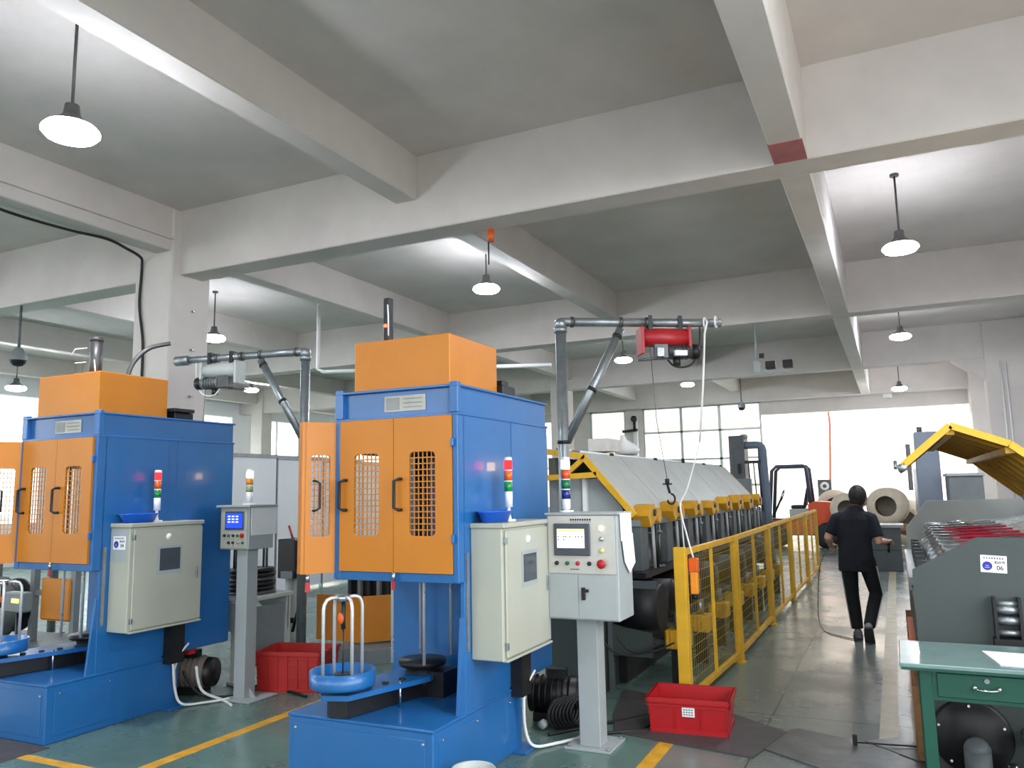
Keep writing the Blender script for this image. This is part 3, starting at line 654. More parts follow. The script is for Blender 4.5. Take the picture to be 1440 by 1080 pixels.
for k, y in enumerate(BK):
    j, jz, js = random.uniform(-.05, .05), random.uniform(-.02, .02), random.uniform(.85, 1.1)
    g = MB().prism([(y+j+u*js, 1.47+jz+v*js) for u, v in ((-.15, 0), (-.06, .09), (.06, .10), (.17, .01), (.07, -.06), (-.07, -.10))], -2.13, -1.98, 'x').build('wire_guide', YELLOWD, WD)
    cyl('guide_roller', BLACKM, g, (-2.0, y+.03, 1.48), (-1.965, y+.03, 1.48), .032, n=14); cyl('guide_wheel', YELLOWD, g, (-2.06, y+.26, 1.45), (-1.99, y+.26, 1.45), .07, n=14)
    c = box('block_column', GREYM, WD, -2.62, -2.3, y-.32, y+.12, .97, 1.38, .006)
    box('block_front', GREYD, c, -2.3, -2.06, y-.13, y+.09, .97, 1.37, .006)
    d = MB().lathe([(0, 1.30), (.17, 1.30), (.18, 1.28), (.14, 1.24), (.14, 1.0), (.2, .97)], (-2.2, y+.42, 0), 20).build('capstan', STEELD, WD)
    for q in range(3): cyl('hose', [GREYP, BLACK, STEELD][q], c, (-2.04, y+.2+.1*q, .97), (-2.05, y+.2+.1*q, 1.36), .018, n=8)
    m2 = MB().cyl((-2.26, y+.1, .72), (-1.86, y+.1, .72), .17, n=20).build('motor', BLACK, WD)
    MB().lathe([(0, -1.83), (.12, -1.83), (.172, -1.87)], (0, y+.1, .72), 20, 'x').build('motor_cap', BLACKM, m2)
    gd = MB()
    gd.box(-1.92, -1.72, y-.03, y+.19, .30, .46, .012)
    for r in range(5): gd.box(-1.90+r*.038, -1.89+r*.038, y-.04, y-.02, .31, .45)
    gd = gd.build('coupling_guard', YELLOW, WD); MB().cyl((-1.82, y+.08, .46), (-1.82, y+.08, .60), .035, n=12).build('coupling_shaft', STEEL, gd)
    box('guard_bracket', GREYD, gd, -2.25, -1.92, y+.02, y+.1, .33, .37)
    box('floor_leg', BLACKM, gd, -1.88, -1.76, y+.04, y+.12, 0, .30)
mp = MB().box(-2.30, -2.26, 6.62, 6.66, .0, .92).box(-2.30, -1.86, 6.62, 6.66, .86, .92).build('end_bracket', GREYD, WD); MB().prism([(-2.30, .56), (-1.92, .50), (-1.92, .30), (-2.30, .30)], 6.63, 6.68).build('bracket_plate', DGREEN, mp)
MB().cyl((-2.14, 6.72, .70), (-1.84, 6.72, .70), .19, n=22).build('end_motor', BLACK, WD)
box('end_cabinet', DGREEN, WD, -2.75, -2.32, 6.3, 6.95, 0, .86); box('end_pipe', STEELD, WD, -2.27, -2.24, 6.28, 6.31, 0, .8)
cyl('pipe_valve', REDH, WD, (-2.255, 6.29, .8), (-2.255, 6.29, .86), .03); cyl('pipe_collar', WHITEP, WD, (-2.255, 6.29, .72), (-2.255, 6.29, .78), .025)
for i, (x, y) in enumerate(((-2.0, 6.6), (-2.1, 6.5))): MB().tube(spl([(x-.15, y-.2, .5), (x-.05, y-.15, .38), (x+.1, y, .36), (x+.25, y+.1, .42)]), .008, 6).build('sagging_cable', BLACK, WD)
# tall cabinet and pipe at the far end of the line
t = thing('tall_cabinet', 'tall grey steel cabinet with a thick bent pipe past the sloped covers', 'cabinet', (-2.98, 16.4, 0))
box('body', GREYD, t, 0, .30, 0, .5, 0, 2.72, .01); box('lower_box', GREYM, t, .12, .42, -.12, .0, 0, 1.85, .006); box('door_strip', STEELD, t, .03, .05, -.012, 0, 1.6, 2.66)
MB().box(.16, .22, -.03, 0, 1.95, 2.15).build('switch', BLACK, t); MB().ball((.27, .2, 2.70), (.09, .09, .06)).build('roof_vent', GREYP, t)
MB().tube([(.2, .1, 2.52), (.55, .1, 2.52)]+[Vector((.55, .1, 2.42))+Vector((.10*math.sin(a), 0, .10*math.cos(a))) for a in (0.5, 1.0, 1.57)]+[(.66, .1, 1.9), (.68, .1, 1.3), (.69, .1, 0)], .075, 12).build('bent_pipe', mat('blue_grey_pipe', (106, 118, 136), .5), t)
for x in (.36, .46, .55): MB().tube([(x, .05, 2.2), (x+.02, .05, 1.7), (x+.04, .05, 1.2)], .014, 6).build('thin_pipe', BLACKM, t)
box('pipe_bridge', BLACKM, t, .3, .6, .02, .08, 2.15, 2.21)

# ================================================================== YELLOW MESH FENCE
FX, FH = -1.49, 1.21
FY = [6.30, 8.2, 10.5, 12.8, 15.1, 17.3]
FN = ['nearest the red crate', 'second from the red crate', 'third from the red crate', 'fourth from the red crate', 'farthest from the red crate']
pw = None
for i in range(5):
    a, b = FY[i]+.04, FY[i+1]-.04
    t = thing('fence_panel', 'yellow steel mesh fence panel '+FN[i], 'fence', (FX, a, 0), group='yellow mesh fence panels')
    L_ = b-a
    if i == 0: t.location.x = -1.56; t.rotation_euler = (0, 0, math.radians(-2.2))
    for y in (0, L_-.035): box('post', YELLOW, t, -.03, .03, y, y+.04, 0, FH, .003)
    if i == 0: box('end_post', YELLOW, t, -.055, .035, -.06, .0, 0, FH+.02, .003)
    box('top_rail', YELLOW, t, -.02, .02, .03, L_-.03, FH-.045, FH); box('bottom_rail', YELLOW, t, -.02, .02, .03, L_-.03, .06, .10); box('middle_post', YELLOW, t, -.014, .014, L_/2-.014, L_/2+.014, .1, FH-.04)
    box('foot_plate', YELLOW, t, -.05, .06, L_-.06, L_+.04, 0, .012)
    mb = MB(); n = 30
    for q in range(1, n): y = .03+(L_-.06)*q/n; mb.box(-.0011, .0011, y-.0011, y+.0011, .1, FH-.04)
    for q in range(1, 13): z = .1+(FH-.14)*q/13; mb.box(-.004, -.0015, .03, L_-.03, z-.0014, z+.0014)
    mb.build('wire_mesh', mat('mesh_wire', (186, 160, 84), .45, metal=.2, var=.2), t, kind='stuff')
t = thing('pendant_control', 'orange yellow hoist pendant hanging on the fence end', 'remote control', (-1.49, 6.42, 0))
for z0, z1, w in ((.86, 1.04, .03), (1.03, 1.14, .036)): box('grip', OR2 if z0 > 1 else mat('pendant_orange', (236, 150, 40), .4), t, -w, w, -w, w, z0, z1, .008)
cyl('gland', BLACK, t, (0, 0, .86), (0, 0, .82), .018)

# ================================================================== JIB CRANES AND HOISTS
def jib(base, top, end, zb, lab, rp=.05):
    b = Vector(base); t = thing('jib_crane', lab, 'crane', base)
    e = Vector(end)-Vector((b.x, b.y, 0)); e.z = top; d = Vector((e.x, e.y, 0)).normalized(); l = math.hypot(e.x, e.y)
    cyl('base_plate', STEEL, t, (0, 0, 0), (0, 0, .02), .16)
    cyl('pole', STEEL, t, (0, 0, .02), (0, 0, top-.08), rp); MB().cyl((0, 0, top-.10), (0, 0, top-.05), rp*1.2).ball((0, 0, top-.02), rp*1.15).build('elbow', STEEL, t)
    a = MB().cyl(d*.0+Vector((0, 0, top)), d*(l*.55)+Vector((0, 0, top)), rp*.82).cyl(d*(l*.5)+Vector((0, 0, top)), d*l+Vector((0, 0, top)), rp*.78).build('arm', STEEL, t)
    for f in (.06, .36, .52, .73): cyl('arm_clamp', STEELD, a, d*(l*f)+Vector((0, 0, top)), d*(l*f+.03)+Vector((0, 0, top)), rp*1.0)
    p, q = d*.03+Vector((0, 0, zb)), d*(l*.37)+Vector((0, 0, top-.06))
    br = MB().cyl(p, q, rp*.8).build('brace', STEEL, t); cyl('brace_clamp', BLACKM, br, p.lerp(q, .44), p.lerp(q, .47), rp*.92); cyl('brace_clamp', BLACKM, br, p.lerp(q, .92), p.lerp(q, .945), rp*.92)
    cyl('pole_clamp', BLACKM, t, (0, 0, zb-.02), (0, 0, zb+.01), rp*1.12)
    return t, Vector((b.x, b.y, 0)), d, l
def hoist(org, d, at, z, bodymat, motmat, lab, hook=None, drum=True):
    # local x runs along the arm
    t = thing('electric_hoist', lab, 'hoist', org+d*at+Vector((0, 0, z)), math.atan2(d.y, d.x))
    MB().cyl((-.22, 0, -.14), (.22, 0, -.14), .085, n=20).build('drum_housing', bodymat, t)
    for x in (-.24, .2): box('side_plate', bodymat, t, x, x+.03, -.09, .09, -.30 if x < 0 else -.24, -.05, .006)
    mo = MB().cyl((.02, 0, -.27), (.25, 0, -.27), .065, n=18).build('motor', motmat, t)
    for q in range(5): cyl('cooling_fin', STEELD, mo, (.05+q*.035, 0, -.27), (.062+q*.035, 0, -.27), .074, n=18)
    MB().cyl((.25, 0, -.27), (.31, 0, -.27), .07, n=18).build('fan_cap', BLACKM, t)
    box('terminal_box', WHITEP, t, .06, .18, -.10, -.06, -.32, -.27, .005); box('gear_case', STEELD, t, -.12, .02, -.06, .06, -.34, -.2, .01)
    for x in (-.14, .14): box('hanger_clamp', BLACKM, t, x-.02, x+.02, -.05, .05, -.08, .06, .003)
    cyl('rope_guide', STEELD, t, (-.28, -.06, -.36), (-.02, -.04, -.33), .012, n=8); MB().cyl((.1, -.02, -.33), (.1, -.02, -.40), .035, n=12).build('gear_boss', BLACKM, t); box('brake_case', STEEL, t, -.10, -.03, -.09, -.05, -.33, -.24, .006)
    MB().tube(spl([(.02, 0, -.34), (.08, 0, -.40), (.18, 0, -.41), (.27, 0, -.36), (.33, 0, -.2), (.34, 0, .02)]), .009, 6).build('motor_cable', BLACK if bodymat is REDH else WHITEP, t)
    return t
j1, o1, d1, l1 = jib((-2.61, 6.5, 0), 3.20, (-1.342, 7.313, 0), 2.12, 'grey steel jib crane whose arm carries the red hoist')
h1 = hoist(o1, d1, l1*.64, 3.20, REDH, STEELD, 'red electric hoist slung under the jib crane arm')
hp = o1+d1*(l1*.50)
MB().tube([(-.14, 0, -.2), (-.10, .02, -.9), (-.02, .04, -1.42)], .0035, 5).build('lift_rope', STEELD, h1)
hk = MB().cyl((-.02, .04, -1.42), (-.02, .04, -1.47), .02, n=10).box(-.06, .02, .03, .05, -1.475, -1.46).cyl((-.02, .04, -1.47), (0, .04, -1.55), .012, n=8).tube([Vector((0.01, .04, -1.60))+Vector((.035*math.sin(a), 0, .045*math.cos(a))) for a in [i*.5 for i in range(0, 10)]], .009, 6).build('lift_hook', BLACK, h1)
t = thing('control_cord', 'pale control cord looped over the crane arm end and hanging to the fence pendant', 'cord', o1+d1*(l1*.90)+Vector((0, 0, 3.20)))
MB().tube([(0, 0, .045), (.03, -.04, 0), (.0, -.03, -.1), (-.04, -.03, -.6), (-.09, -.05, -1.1)], .011, 6).build('upper_cord', WHITEP, t)
P0 = t.location
pts = [Vector((-.09, -.05, -1.1)), Vector((-.16, -.3, -1.5)), Vector((-1.62, 6.6, 1.55))-P0, Vector((-1.54, 6.46, 1.3))-P0, Vector((-1.49, 6.42, 1.14))-P0]
MB().tube(spl(pts), .007, 6).build('lower_cord', WHITEP, t); MB().tube([pts[2], Vector((-1.56, 6.42, 1.22))-P0], .005, 6).build('cord_tail', WHITEP, t)
for a in (0, .1): MB().tube([(a, 0, 0)]+[Vector((a, 0, 0))+Vector((0, .052*math.cos(i*.7), .052*math.sin(i*.7))) for i in range(10)], .009, 6).build('cord_loop', WHITEP, t)
j2, o2, d2, l2 = jib((-5.505, 6.48, 0), 3.20, (-6.97, 6.26, 0), 2.3, 'grey steel jib crane whose arm carries the grey hoist')
h2 = hoist(o2, d2, l2*.70, 3.20, mat('grey_hoist', (186, 190, 186), .45, var=.1), GREYM, 'grey electric hoist slung under the left jib crane arm')
MB().tube([(.2, 0, -.2), (.22, .01, -.7), (.24, .02, -1.0)], .0035, 5).build('lift_rope', STEELD, h2)
MB().cyl((d2*(l2-.02)+Vector((0, 0, 3.2))), (d2*(l2+.16)+Vector((0, 0, 3.2))), .055).build('arm_end_tube', STEEL, j2)
j3, o3, d3, l3 = jib((-9.85, 6.82, 0), 3.18, (-8.8, 6.6, 0), 2.3, 'steel jib crane half hidden behind the machine with the number plate')

# ================================================================== CRATES, BIN, FLOOR PLATES
def crate(loc, rz, w, d, h, ma, lab, ribs=4, rows=2, label=True):
    t = thing('plastic_crate', lab, 'crate', loc, rz)
    x, y = w/2, d/2; tw = .012
    mb = MB(); f = .93
    def quad(z0, z1, a, b): pass
    # slightly tapered open tub
    bot = [(-x*f, -y*f, 0), (x*f, -y*f, 0), (x*f, y*f, 0), (-x*f, y*f, 0)]; top = [(-x, -y, h), (x, -y, h), (x, y, h), (-x, y, h)]
    ib = [(p[0]*.95, p[1]*.95, .012) for p in bot]; it = [(p[0]-math.copysign(tw, p[0]), p[1]-math.copysign(tw, p[1]), h) for p in top]
    V = [[mb.bm.verts.new(p) for p in L] for L in (bot, top, it, ib)]
    mb.bm.faces.new(V[0][::-1]); mb.bm.faces.new(V[3])
    for A, B in ((0, 1), (1, 2), (2, 3)):
        for i in range(4): mb.bm.faces.new((V[A][i], V[A][(i+1) % 4], V[B][(i+1) % 4], V[B][i]))
    mb.build('tub', ma, t)
    def ring(z0, z1, o, nm):
        s = f+(1-f)*z0/h; X, Y = x*s+o, y*s+o; m_ = MB()
        m_.box(-X, X, -Y, -y*s+.004, z0, z1).box(-X, X, y*s-.004, Y, z0, z1).box(-X, -x*s+.004, -Y, Y, z0, z1).box(x*s-.004, X, -Y, Y, z0, z1); m_.build(nm, ma, t)
    ring(h-.03, h, .014, 'rim'); ring(h-.055, h-.045, .009, 'rib_band'); ring(.0, .03, .008, 'foot_band')
    for r in range(1, rows): ring(h*r/rows, h*r/rows+.008, .006, 'rib_band')
    for i in range(ribs+1):
        X = -x*f+2*x*f*i/ribs
        MB().prism([(-y*f-.007, 0), (-y*f+.003, 0), (-y+.003, h-.03), (-y-.007, h-.03)], X-.004, X+.004, 'x').build('rib', ma, t)
    if label:
        k = (h*.62)/h; yy = -(y*f+(y-y*f)*k)
        lb = box('paper_label', PAPER, t, -.04, .045, yy-.006, yy-.002, h*.5, h*.78); mb = MB()
        for r in range(3):
            for q in range(4): mb.box(-.032+q*.018, -.02+q*.018, yy-.0068, yy-.006, h*.54+r*.016, h*.54+r*.016+.009)
        mb.build('label_print', mat('grey_ink', (110, 116, 124), .7, var=0), lb)
    return t
crate((-1.42, 5.86, .013), math.radians(5), .56, .42, .235, RED, 'bright red plastic crate with a white label at the fence end', 3, 1)
crate((-4.93, 5.77, 0), math.radians(15), .60, .42, .34, REDD, 'dusty red ribbed plastic crate behind the console with the blue display', 6, 3, False)
t = thing('waste_bin', 'round grey waste bin in front of the blue machine base', 'bin', (-2.15, 3.93, 0))
MB().lathe([(.10, 0), (.118, .22), (.122, .225), (.118, .23), (.112, .222), (.096, .012), (0, .012)], n=28).lathe([(0, 0), (.10, 0)], n=28).build('drum', mat('bin_grey', (176, 180, 176), .4, var=.1), t)
mb = MB()
for i in range(26):
    a = random.random()*6.28; r = random.random()*.08; mb.box(-.022, .022, -.008, .008, -.003, .003, M=Matrix.Translation((r*math.cos(a), r*math.sin(a), .19+random.random()*.02)) @ Matrix.Rotation(random.random()*3, 4, 'Z') @ Matrix.Rotation(random.random(), 4, 'X'))
mb.build('shavings', STEEL, t, kind='stuff')
PLATE = mat('floor_steel_plate', (104, 106, 106), .38, metal=.55, var=.3, scale=5)
RUBB = mat('rubber_mat', (70, 66, 66), .55, var=.2, scale=6)
tag(MB().prism([(-2.06, 6.0), (-1.9, 5.55), (-1.50, 5.46), (-.93, 5.36), (-.80, 5.98), (-1.5, 6.5), (-2.2, 6.7)], 0, .012, 'z').build('floor_mat', RUBB), 'dark rubber mat under the bright red crate', 'mat')
tag(MB().prism([(-.98, 5.62), (-.28, 5.15), (.0, 5.05), (.04, 5.60), (-.30, 5.95), (-.74, 6.10)], .0, .010, 'z').build('floor_plate', PLATE), 'loose steel plate on the floor in front of the green desk', 'plate')
tag(MB().prism([(-.30, 5.98), (.05, 5.64), (.05, 5.95), (-.1, 6.15)], .0, .008, 'z').build('floor_plate', PLATE), 'small steel plate corner beside the machine foot', 'plate')
t = thing('floor_stop', 'small black upright stop with a rod lying across the steel plate', 'tool', (-.357, 5.85, .008))
box('stop', BLACK, t, -.014, .014, -.012, .012, 0, .07, .003); cyl('rod', BLACK, t, (0, 0, .02), (.38, .1, .008), .006, n=6)
# ================================================================== MACHINE 06 ON THE RIGHT
R6 = thing('wire_drawing_machine', 'dark grey green wire drawing machine numbered 06 with its yellow hood raised', 'machine', (0.06, 5.55, 0))
LM = 4.6
prof = [(0, 0), (0, 1.17), (.36, 1.37), (1.35, 1.37), (1.35, 0)]
ep = MB().prism(prof, 0, .04).build('end_plate', DGREEN, R6)
number_plate(ep, Matrix.Translation((.435, -.002, 1.215)) @ Matrix.Rotation(math.radians(3), 4, 'Y'), '06')
MB().prism([(0, 0), (0, .90), (1.35, .90), (1.35, 0)], .04, LM).build('tank', DGREEN, R6)
LG = mat('light_machine_grey', (172, 178, 174), .45, metal=.2, var=.1, scale=2)
MB().prism([(0.02, .85), (.02, 1.2), (.25, 1.50), (1.35, 1.52), (1.35, .85)], LM-.04, LM).build('far_end_plate', LG, R6)
box('back_wall', LG, R6, 1.28, 1.35, .04, LM, .85, 1.55)
MB().prism([(1.30, 1.36), (.62, 1.26), (.62, 1.24), (1.30, 1.33)], .04, LM).build('splash_sheet', mat('polished_sheet', (214, 216, 214), .25, metal=.8, var=.1, scale=14, bump=.3), R6)
for q in range(3): box('side_board', [WOODB, OR2, WOODB][q], R6, -.045, 0, .1+q*1.35, 1.3+q*1.35, .02, .34 if q != 1 else .5)
for q in range(5): box('side_batten', WOODB, R6, -.055, -.005, .2+q*.85, .26+q*.85, .02, .42)
tag(box('drain_shelf', GREYP, R6, -.012, .14, 1.6, LM, .86, .96), 'pale grey shelf along the tank edge')
PINKW = mat('red_wire_cone', (206, 44, 74), .4, var=.2, scale=20)
for q in range(9):
    y = .45+q*.42
    c = MB().lathe([(0, .12), (.10, .12), (.12, .09), (.09, .05), (.13, .02), (.10, -.02), (.15, -.05), (.16, -.12)], (.30, y, 1.17), 18).build('cone_capstan', STEEL, R6)
    for z in (.03, .07): MB().lathe([(.095, z-.012), (.112, z), (.095, z+.012)], (.30, y, 1.17), 18).build('wire_turns', PINKW, c)
    c = MB().lathe([(0, .14), (.10, .14), (.12, .10), (.10, .05), (.14, .0), (.15, -.12)], (.74, y+.2, 1.15), 18).build('cone_capstan', STEEL, R6)
    for z in (.06, .1): MB().lathe([(.10, z-.012), (.122, z), (.10, z+.012)], (.74, y+.2, 1.15), 18).build('wire_turns', PINKW, c)
    for z in (1.17, 1.21, 1.25, 1.29): MB().cyl((.30, y+.1, z), (.80, y+.1+.05, z+.02), .009, n=6).build('wire_strand', PINKW if q < 6 else CHROME, R6)
    box('die_holder', mat('brass_block', (196, 176, 96), .4, metal=.4) if q % 3 == 1 else STEEL, R6, .46, .56, y+.06, y+.16, 1.0, 1.20, .006)
    box('tank_rib', GREYD, R6, .05, .12, y-.02, y+.02, .9, 1.12)
# raised hood
HP = [(-.005, 1.815), (.30, 2.075), (.63, 1.94), (1.05, 1.57)]
hd = bar('hood', YELLOW, R6, HP[0], HP[1], .045, .42, .47)
for a, b in zip(HP[1:], HP[2:]): bar('hood_bar', YELLOW, hd, a, b, .045, .42, .47)
HY1 = 3.6
for a, b in zip(HP, HP[1:]):
    bar('hood_bar', YELLOW, hd, a, b, .045, HY1, HY1+.05)
    nn = 8
    sh = strip('hood_sheet', YELLOW, hd, a, b, .46, HY1, .006)
    for k in range(1, nn):
        y = .46+(HY1-.46)*k/nn
        dx, dz = b[0]-a[0], b[1]-a[1]; l = math.hypot(dx, dz); n_ = (dz/l*.022, -dx/l*.022)
        MB().prism([(a[0]+n_[0], a[1]+n_[1]), (b[0]+n_[0], b[1]+n_[1]), (b[0]+n_[0]*.1, b[1]+n_[1]*.1), (a[0]+n_[0]*.1, a[1]+n_[1]*.1)], y-.012, y+.012).build('hood_slat', YELLOW, hd)
for p in HP[1:3]: MB().box(p[0]-.025, p[0]+.025, .46, HY1, p[1]-.06, p[1]-.02).build('hood_purlin', YELLOW, hd)
MB().cyl((-.03, .44, 1.79), (.02, .44, 1.82), .03, n=10).cyl((-.045, .44, 1.80), (-.045, .47, 1.85), .012, n=8).build('hood_latch', STEEL, hd)
for y in (.5, HY1-.1): bar('hood_strut', GREYD, R6, (1.30, 1.0), (1.04, 1.58), .03, y, y+.03)
# roller guide on the end plate
rg = bpy.data.objects.new('roller_guide', None); COL.objects.link(rg); rg.parent = R6; rg.location = (.405, -.005, .77)
for x in (0, .125): box('cheek', BLACKM, rg, x, x+.016, -.09, 0, .0, .26)
for z, r in ((.225, .016), (.19, .024), (.13, .024), (.06, .018)): cyl('roller', STEEL, rg, (.012, -.055, z), (.13, -.055, z), r, n=14)
box('roller_base', BLACKM, rg, -.01, .2, -.1, 0, -.06, .03)
# drive disc and pipes under the desk
MB().lathe([(0, -.02), (.20, -.02), (.215, 0), (.215, .01)], (.24, -.02, .22), 30, 'y').build('drive_disc', BLACKM, R6)
for a in range(5): cyl('disc_bolt', CHROME, R6, (.24+.18*math.cos(a*1.2+.4), -.05, .22+.18*math.sin(a*1.2+.4)), (.24+.18*math.cos(a*1.2+.4), -.035, .22+.18*math.sin(a*1.2+.4)), .008, n=8)
MB().cyl((.25, -.20, 0), (.25, -.20, .20), .07, n=18).ball((.25, -.20, .20), .07, 16).build('vertical_pipe', GREYD, R6)
MB().cyl((.25, -.20, .18), (.25, 0, .18), .05, n=14).build('pipe_stub', GREYD, R6)
MB().tube([(.53, -.02, .26), (.53, -.16, .26), (.545, -.2, .2), (.55, -.2, 0)], .045, 12).build('elbow_pipe', GREYM, R6)
cyl('valve', CHROME, R6, (.42, -.12, .02), (.42, -.12, .12), .03, n=10)
# tall machines behind
t = thing('tall_cabinet', 'tall blue grey cabinet rising behind the raised yellow hood', 'cabinet', (.30, 12.6, 0))
box('body', mat('blue_grey_cabinet', (126, 136, 150), .5, var=.08), t, 0, .30, 0, .5, 0, 2.42, .01); cyl('top_knob', STEELD, t, (.08, .2, 2.42), (.08, .2, 2.50), .035); box('side_arm', STEELD, t, -.12, -.06, 0, .06, 1.6, 2.25); cyl('side_rod', WHITEP, t, (-.03, -.05, 1.3), (-.03, -.05, 1.9), .02)
box('lower_box', GREYM, t, .35, .75, -.6, .2, 0, 1.78, .01); box('lower_cap', LG, t, .33, .77, -.62, .22, 1.78, 1.82, .004)
t = thing('steel_cabinet', 'low dark grey steel cabinet with a flat top beyond the worker', 'cabinet', (-.58, 17.4, 0))
box('body', GREYD, t, 0, .62, 0, .6, .0, .84, .008); box('top', GREYP, t, -.08, .68, -.05, .65, .84, .90, .004); box('door_line', BLACK, t, .02, .6, -.006, .0, .40, .41); MB().tube([(.05, -.04, .78), (.2, -.07, .70), (.3, -.06, .60), (.2, -.06, .55)], .012, 6).build('hanging_strap', BLACK, t)

# ================================================================== GREEN DESK
t = thing('green_desk', 'green painted steel desk with a drawer in front of machine 06', 'desk', (-.045, 4.64, 0))
TZ = .79
box('desk_top', GREENT, t, 0, 1.45, 0, .66, TZ-.022, TZ, .004); box('top_edge', GREEN, t, .005, 1.445, .005, .655, TZ-.034, TZ-.021)
for x in (.085, 1.32):
    for y in (.05, .57): box('leg', GREEN, t, x, x+.06, y, y+.05, 0, TZ-.03, .004)
box('apron', GREEN, t, .09, 1.38, .055, .075, TZ-.185, TZ-.03, .002); box('side_apron', GREEN, t, .09, .105, .06, .6, TZ-.17, TZ-.03)
dr = box('drawer', GREEN, t, .165, .66, .045, .06, TZ-.165, TZ-.045, .004)
MB().tube([(.33, .045, TZ-.105), (.335, .015, TZ-.108), (.365, .005, TZ-.110), (.40, .005, TZ-.110), (.43, .015, TZ-.108), (.435, .045, TZ-.105)], .005, 8).build('drawer_handle', CHROME, dr)
for x in (.33, .435): MB().ball((x, .038, TZ-.105), .012, 10).build('handle_boss', CHROME, dr)
cyl('drawer_lock', STEEL, dr, (.385, .046, TZ-.07), (.385, .036, TZ-.07), .012, n=12)
tag(MB().prism([(.36, 5.08), (.78, 5.04), (.80, 4.70), (.41, 4.74)], TZ, TZ+.006, 'z').build('paper_sheet', PAPER), 'white paper sheet lying on the green desk', 'paper')

# ================================================================== FORKLIFT AND SPOOLS BY THE OPENING
F = thing('forklift', 'orange forklift with a dark overhead guard parked near the loading opening', 'forklift', (-2.3, 23.4, 0))
DK = mat('guard_dark_blue', (66, 72, 92), .45, var=.1)
MB().prism([(.15, .45), (.15, 1.18), (.30, 1.26), (.95, 1.22), (1.02, .9), (.95, .4), (.5, .35)], -.5, .5).build('counterweight', FORK, F)
box('chassis', OR2, F, -.85, .3, -.45, .45, .35, .78, .03); box('floor_plate', BLACKM, F, -.9, -.3, -.44, .44, .76, .80); box('engine_hood', mat('hood_grey', (180, 186, 186), .5), F, -.35, .2, -.4, .4, .78, 1.06, .02)
MB().box(-.32, .05, -.25, .25, 1.06, 1.16, .03).prism([(.0, 1.14), (.08, 1.14), (.18, 1.62), (.11, 1.63)], -.24, .24).build('seat', BLACK, F)
w = MB().lathe([(.0, -.09), (.18, -.10), (.32, -.10), (.35, -.06), (.35, .06), (.32, .10), (.18, .10), (0, .09)], (0, 0, 0), 24, 'y').build('rear_wheel', BLACK, F, (.62, -.48, .35))
inst(w, F, (.62, .48, .35)); fwh = inst(w, F, (-.75, -.5, .35)); inst(w, F, (-.75, .5, .35))
for y in (-.45, .40):
    MB().tube([(.22, y, 1.2), (.16, y, 2.15), (.10, y, 2.22), (-.62, y, 2.22), (-.74, y, 2.1), (-.86, y, .8)], .05, 8).build('guard_post', DK, F)
for x in (-.55, -.3, -.05): box('roof_bar', DK, F, x, x+.05, -.45, .42, 2.2, 2.25)
for y in (-.32, .27): box('mast', DK, F, -1.1, -.98, y, y+.06, .05, 2.75)
for z in (.4, 1.5, 2.72): box('mast_bar', DK, F, -1.08, -1.0, -.32, .33, z-.05, z+.03)
for y in (-.3, .22): MB().prism([(-1.1, .05), (-2.0, .05), (-2.0, .08), (-1.16, .10), (-1.16, .6), (-1.1, .6)], y, y+.1).build('fork', BLACKM, F)
MB().tube([Vector((-.55, 0, 1.42))+Vector((.05*math.sin(a), .17*math.cos(a), .15*math.sin(a))) for a in [i*PI/8 for i in range(17)]], .016, 6).build('steering_wheel', BLACK, F); cyl('steering_column', BLACK, F, (-.8, 0, .9), (-.56, 0, 1.4), .03)
def spool(x, y, z, r, w, lab, rz=0, half=None):
    t = thing('wire_spool', lab, 'spool', (x, y, z), rz)
    for q in (0, w-.05): MB().lathe([(r*.55, q), (r, q), (r, q+.05), (r*.55, q+.05), (r*.55, q)], (0, 0, r), 32, 'y').build('flange', SPOOLW, t)
    MB().lathe([(r*.58, .05), (r*.82, .05), (r*.86, w/2), (r*.82, w-.05), (r*.58, w-.05)], (0, 0, r), 28, 'y').build('wire_winding', COIL, t)
    MB().lathe([(0, w*.6), (r*.56, w*.6)], (0, 0, r), 28, 'y').build('core_disc', mat('core_board', (120, 110, 96), .6, var=.2), t)
    return t
rk = thing('spool_rack', 'low wooden rack carrying the wire spools near the opening', 'rack', (-1.25, 21.9, 0))
for y in (0, .55): box('bearer', WOODB, rk, 0, 1.75, y, y+.12, .55, .68)
for x in (.02, .85, 1.6):
    for y in (.01, .56): box('leg', WOODB, rk, x, x+.1, y, y+.1, 0, .56)
spool(-.24, 22.0, .68, .46, .5, 'large pale wire spool standing on end on the rack beside the worker', math.radians(-12))
spool(-1.14, 22.05, .68, .40, .45, 'wire spool on the rack half hidden behind the worker', math.radians(4))
t = spool(.18, 24.6, .0, .62, .5, 'pale wire spool on the floor behind the rack', math.radians(-20))
spool(-1.62, 25.3, .55, .50, .5, 'copper coloured wire spool on a pallet stack beside the forklift', math.radians(6))
pl = thing('pallet_stack', 'stack of wooden pallets under the copper coloured spool', 'pallets', (-2.2, 25.2, 0))
for q in range(4):
    for k in range(3): box('deck_board', WOODB, pl, 0, 1.1, .03+k*.26, .19+k*.26, q*.1375+.10, q*.1375+.1375)
    for k in range(2): box('runner', WOODB, pl, .05+k*.9, .15+k*.9, .02, .72, q*.1375, q*.1375+.10)
t = thing('gauge_board', 'dark grey board with a white ring beside the red pipe', 'board', (-2.15, 26.4, 0))
box('board', GREYD, t, 0, .40, 0, .05, 1.28, 1.86, .006); MB().lathe([(.06, -.008), (.13, -.008), (.13, 0)], (.2, 0, 1.66), 22, 'y').build('ring', WHITEP, t)
for x in (.03, .33): box('leg', GREYD, t, x, x+.04, .0, .05, 0, 1.3)
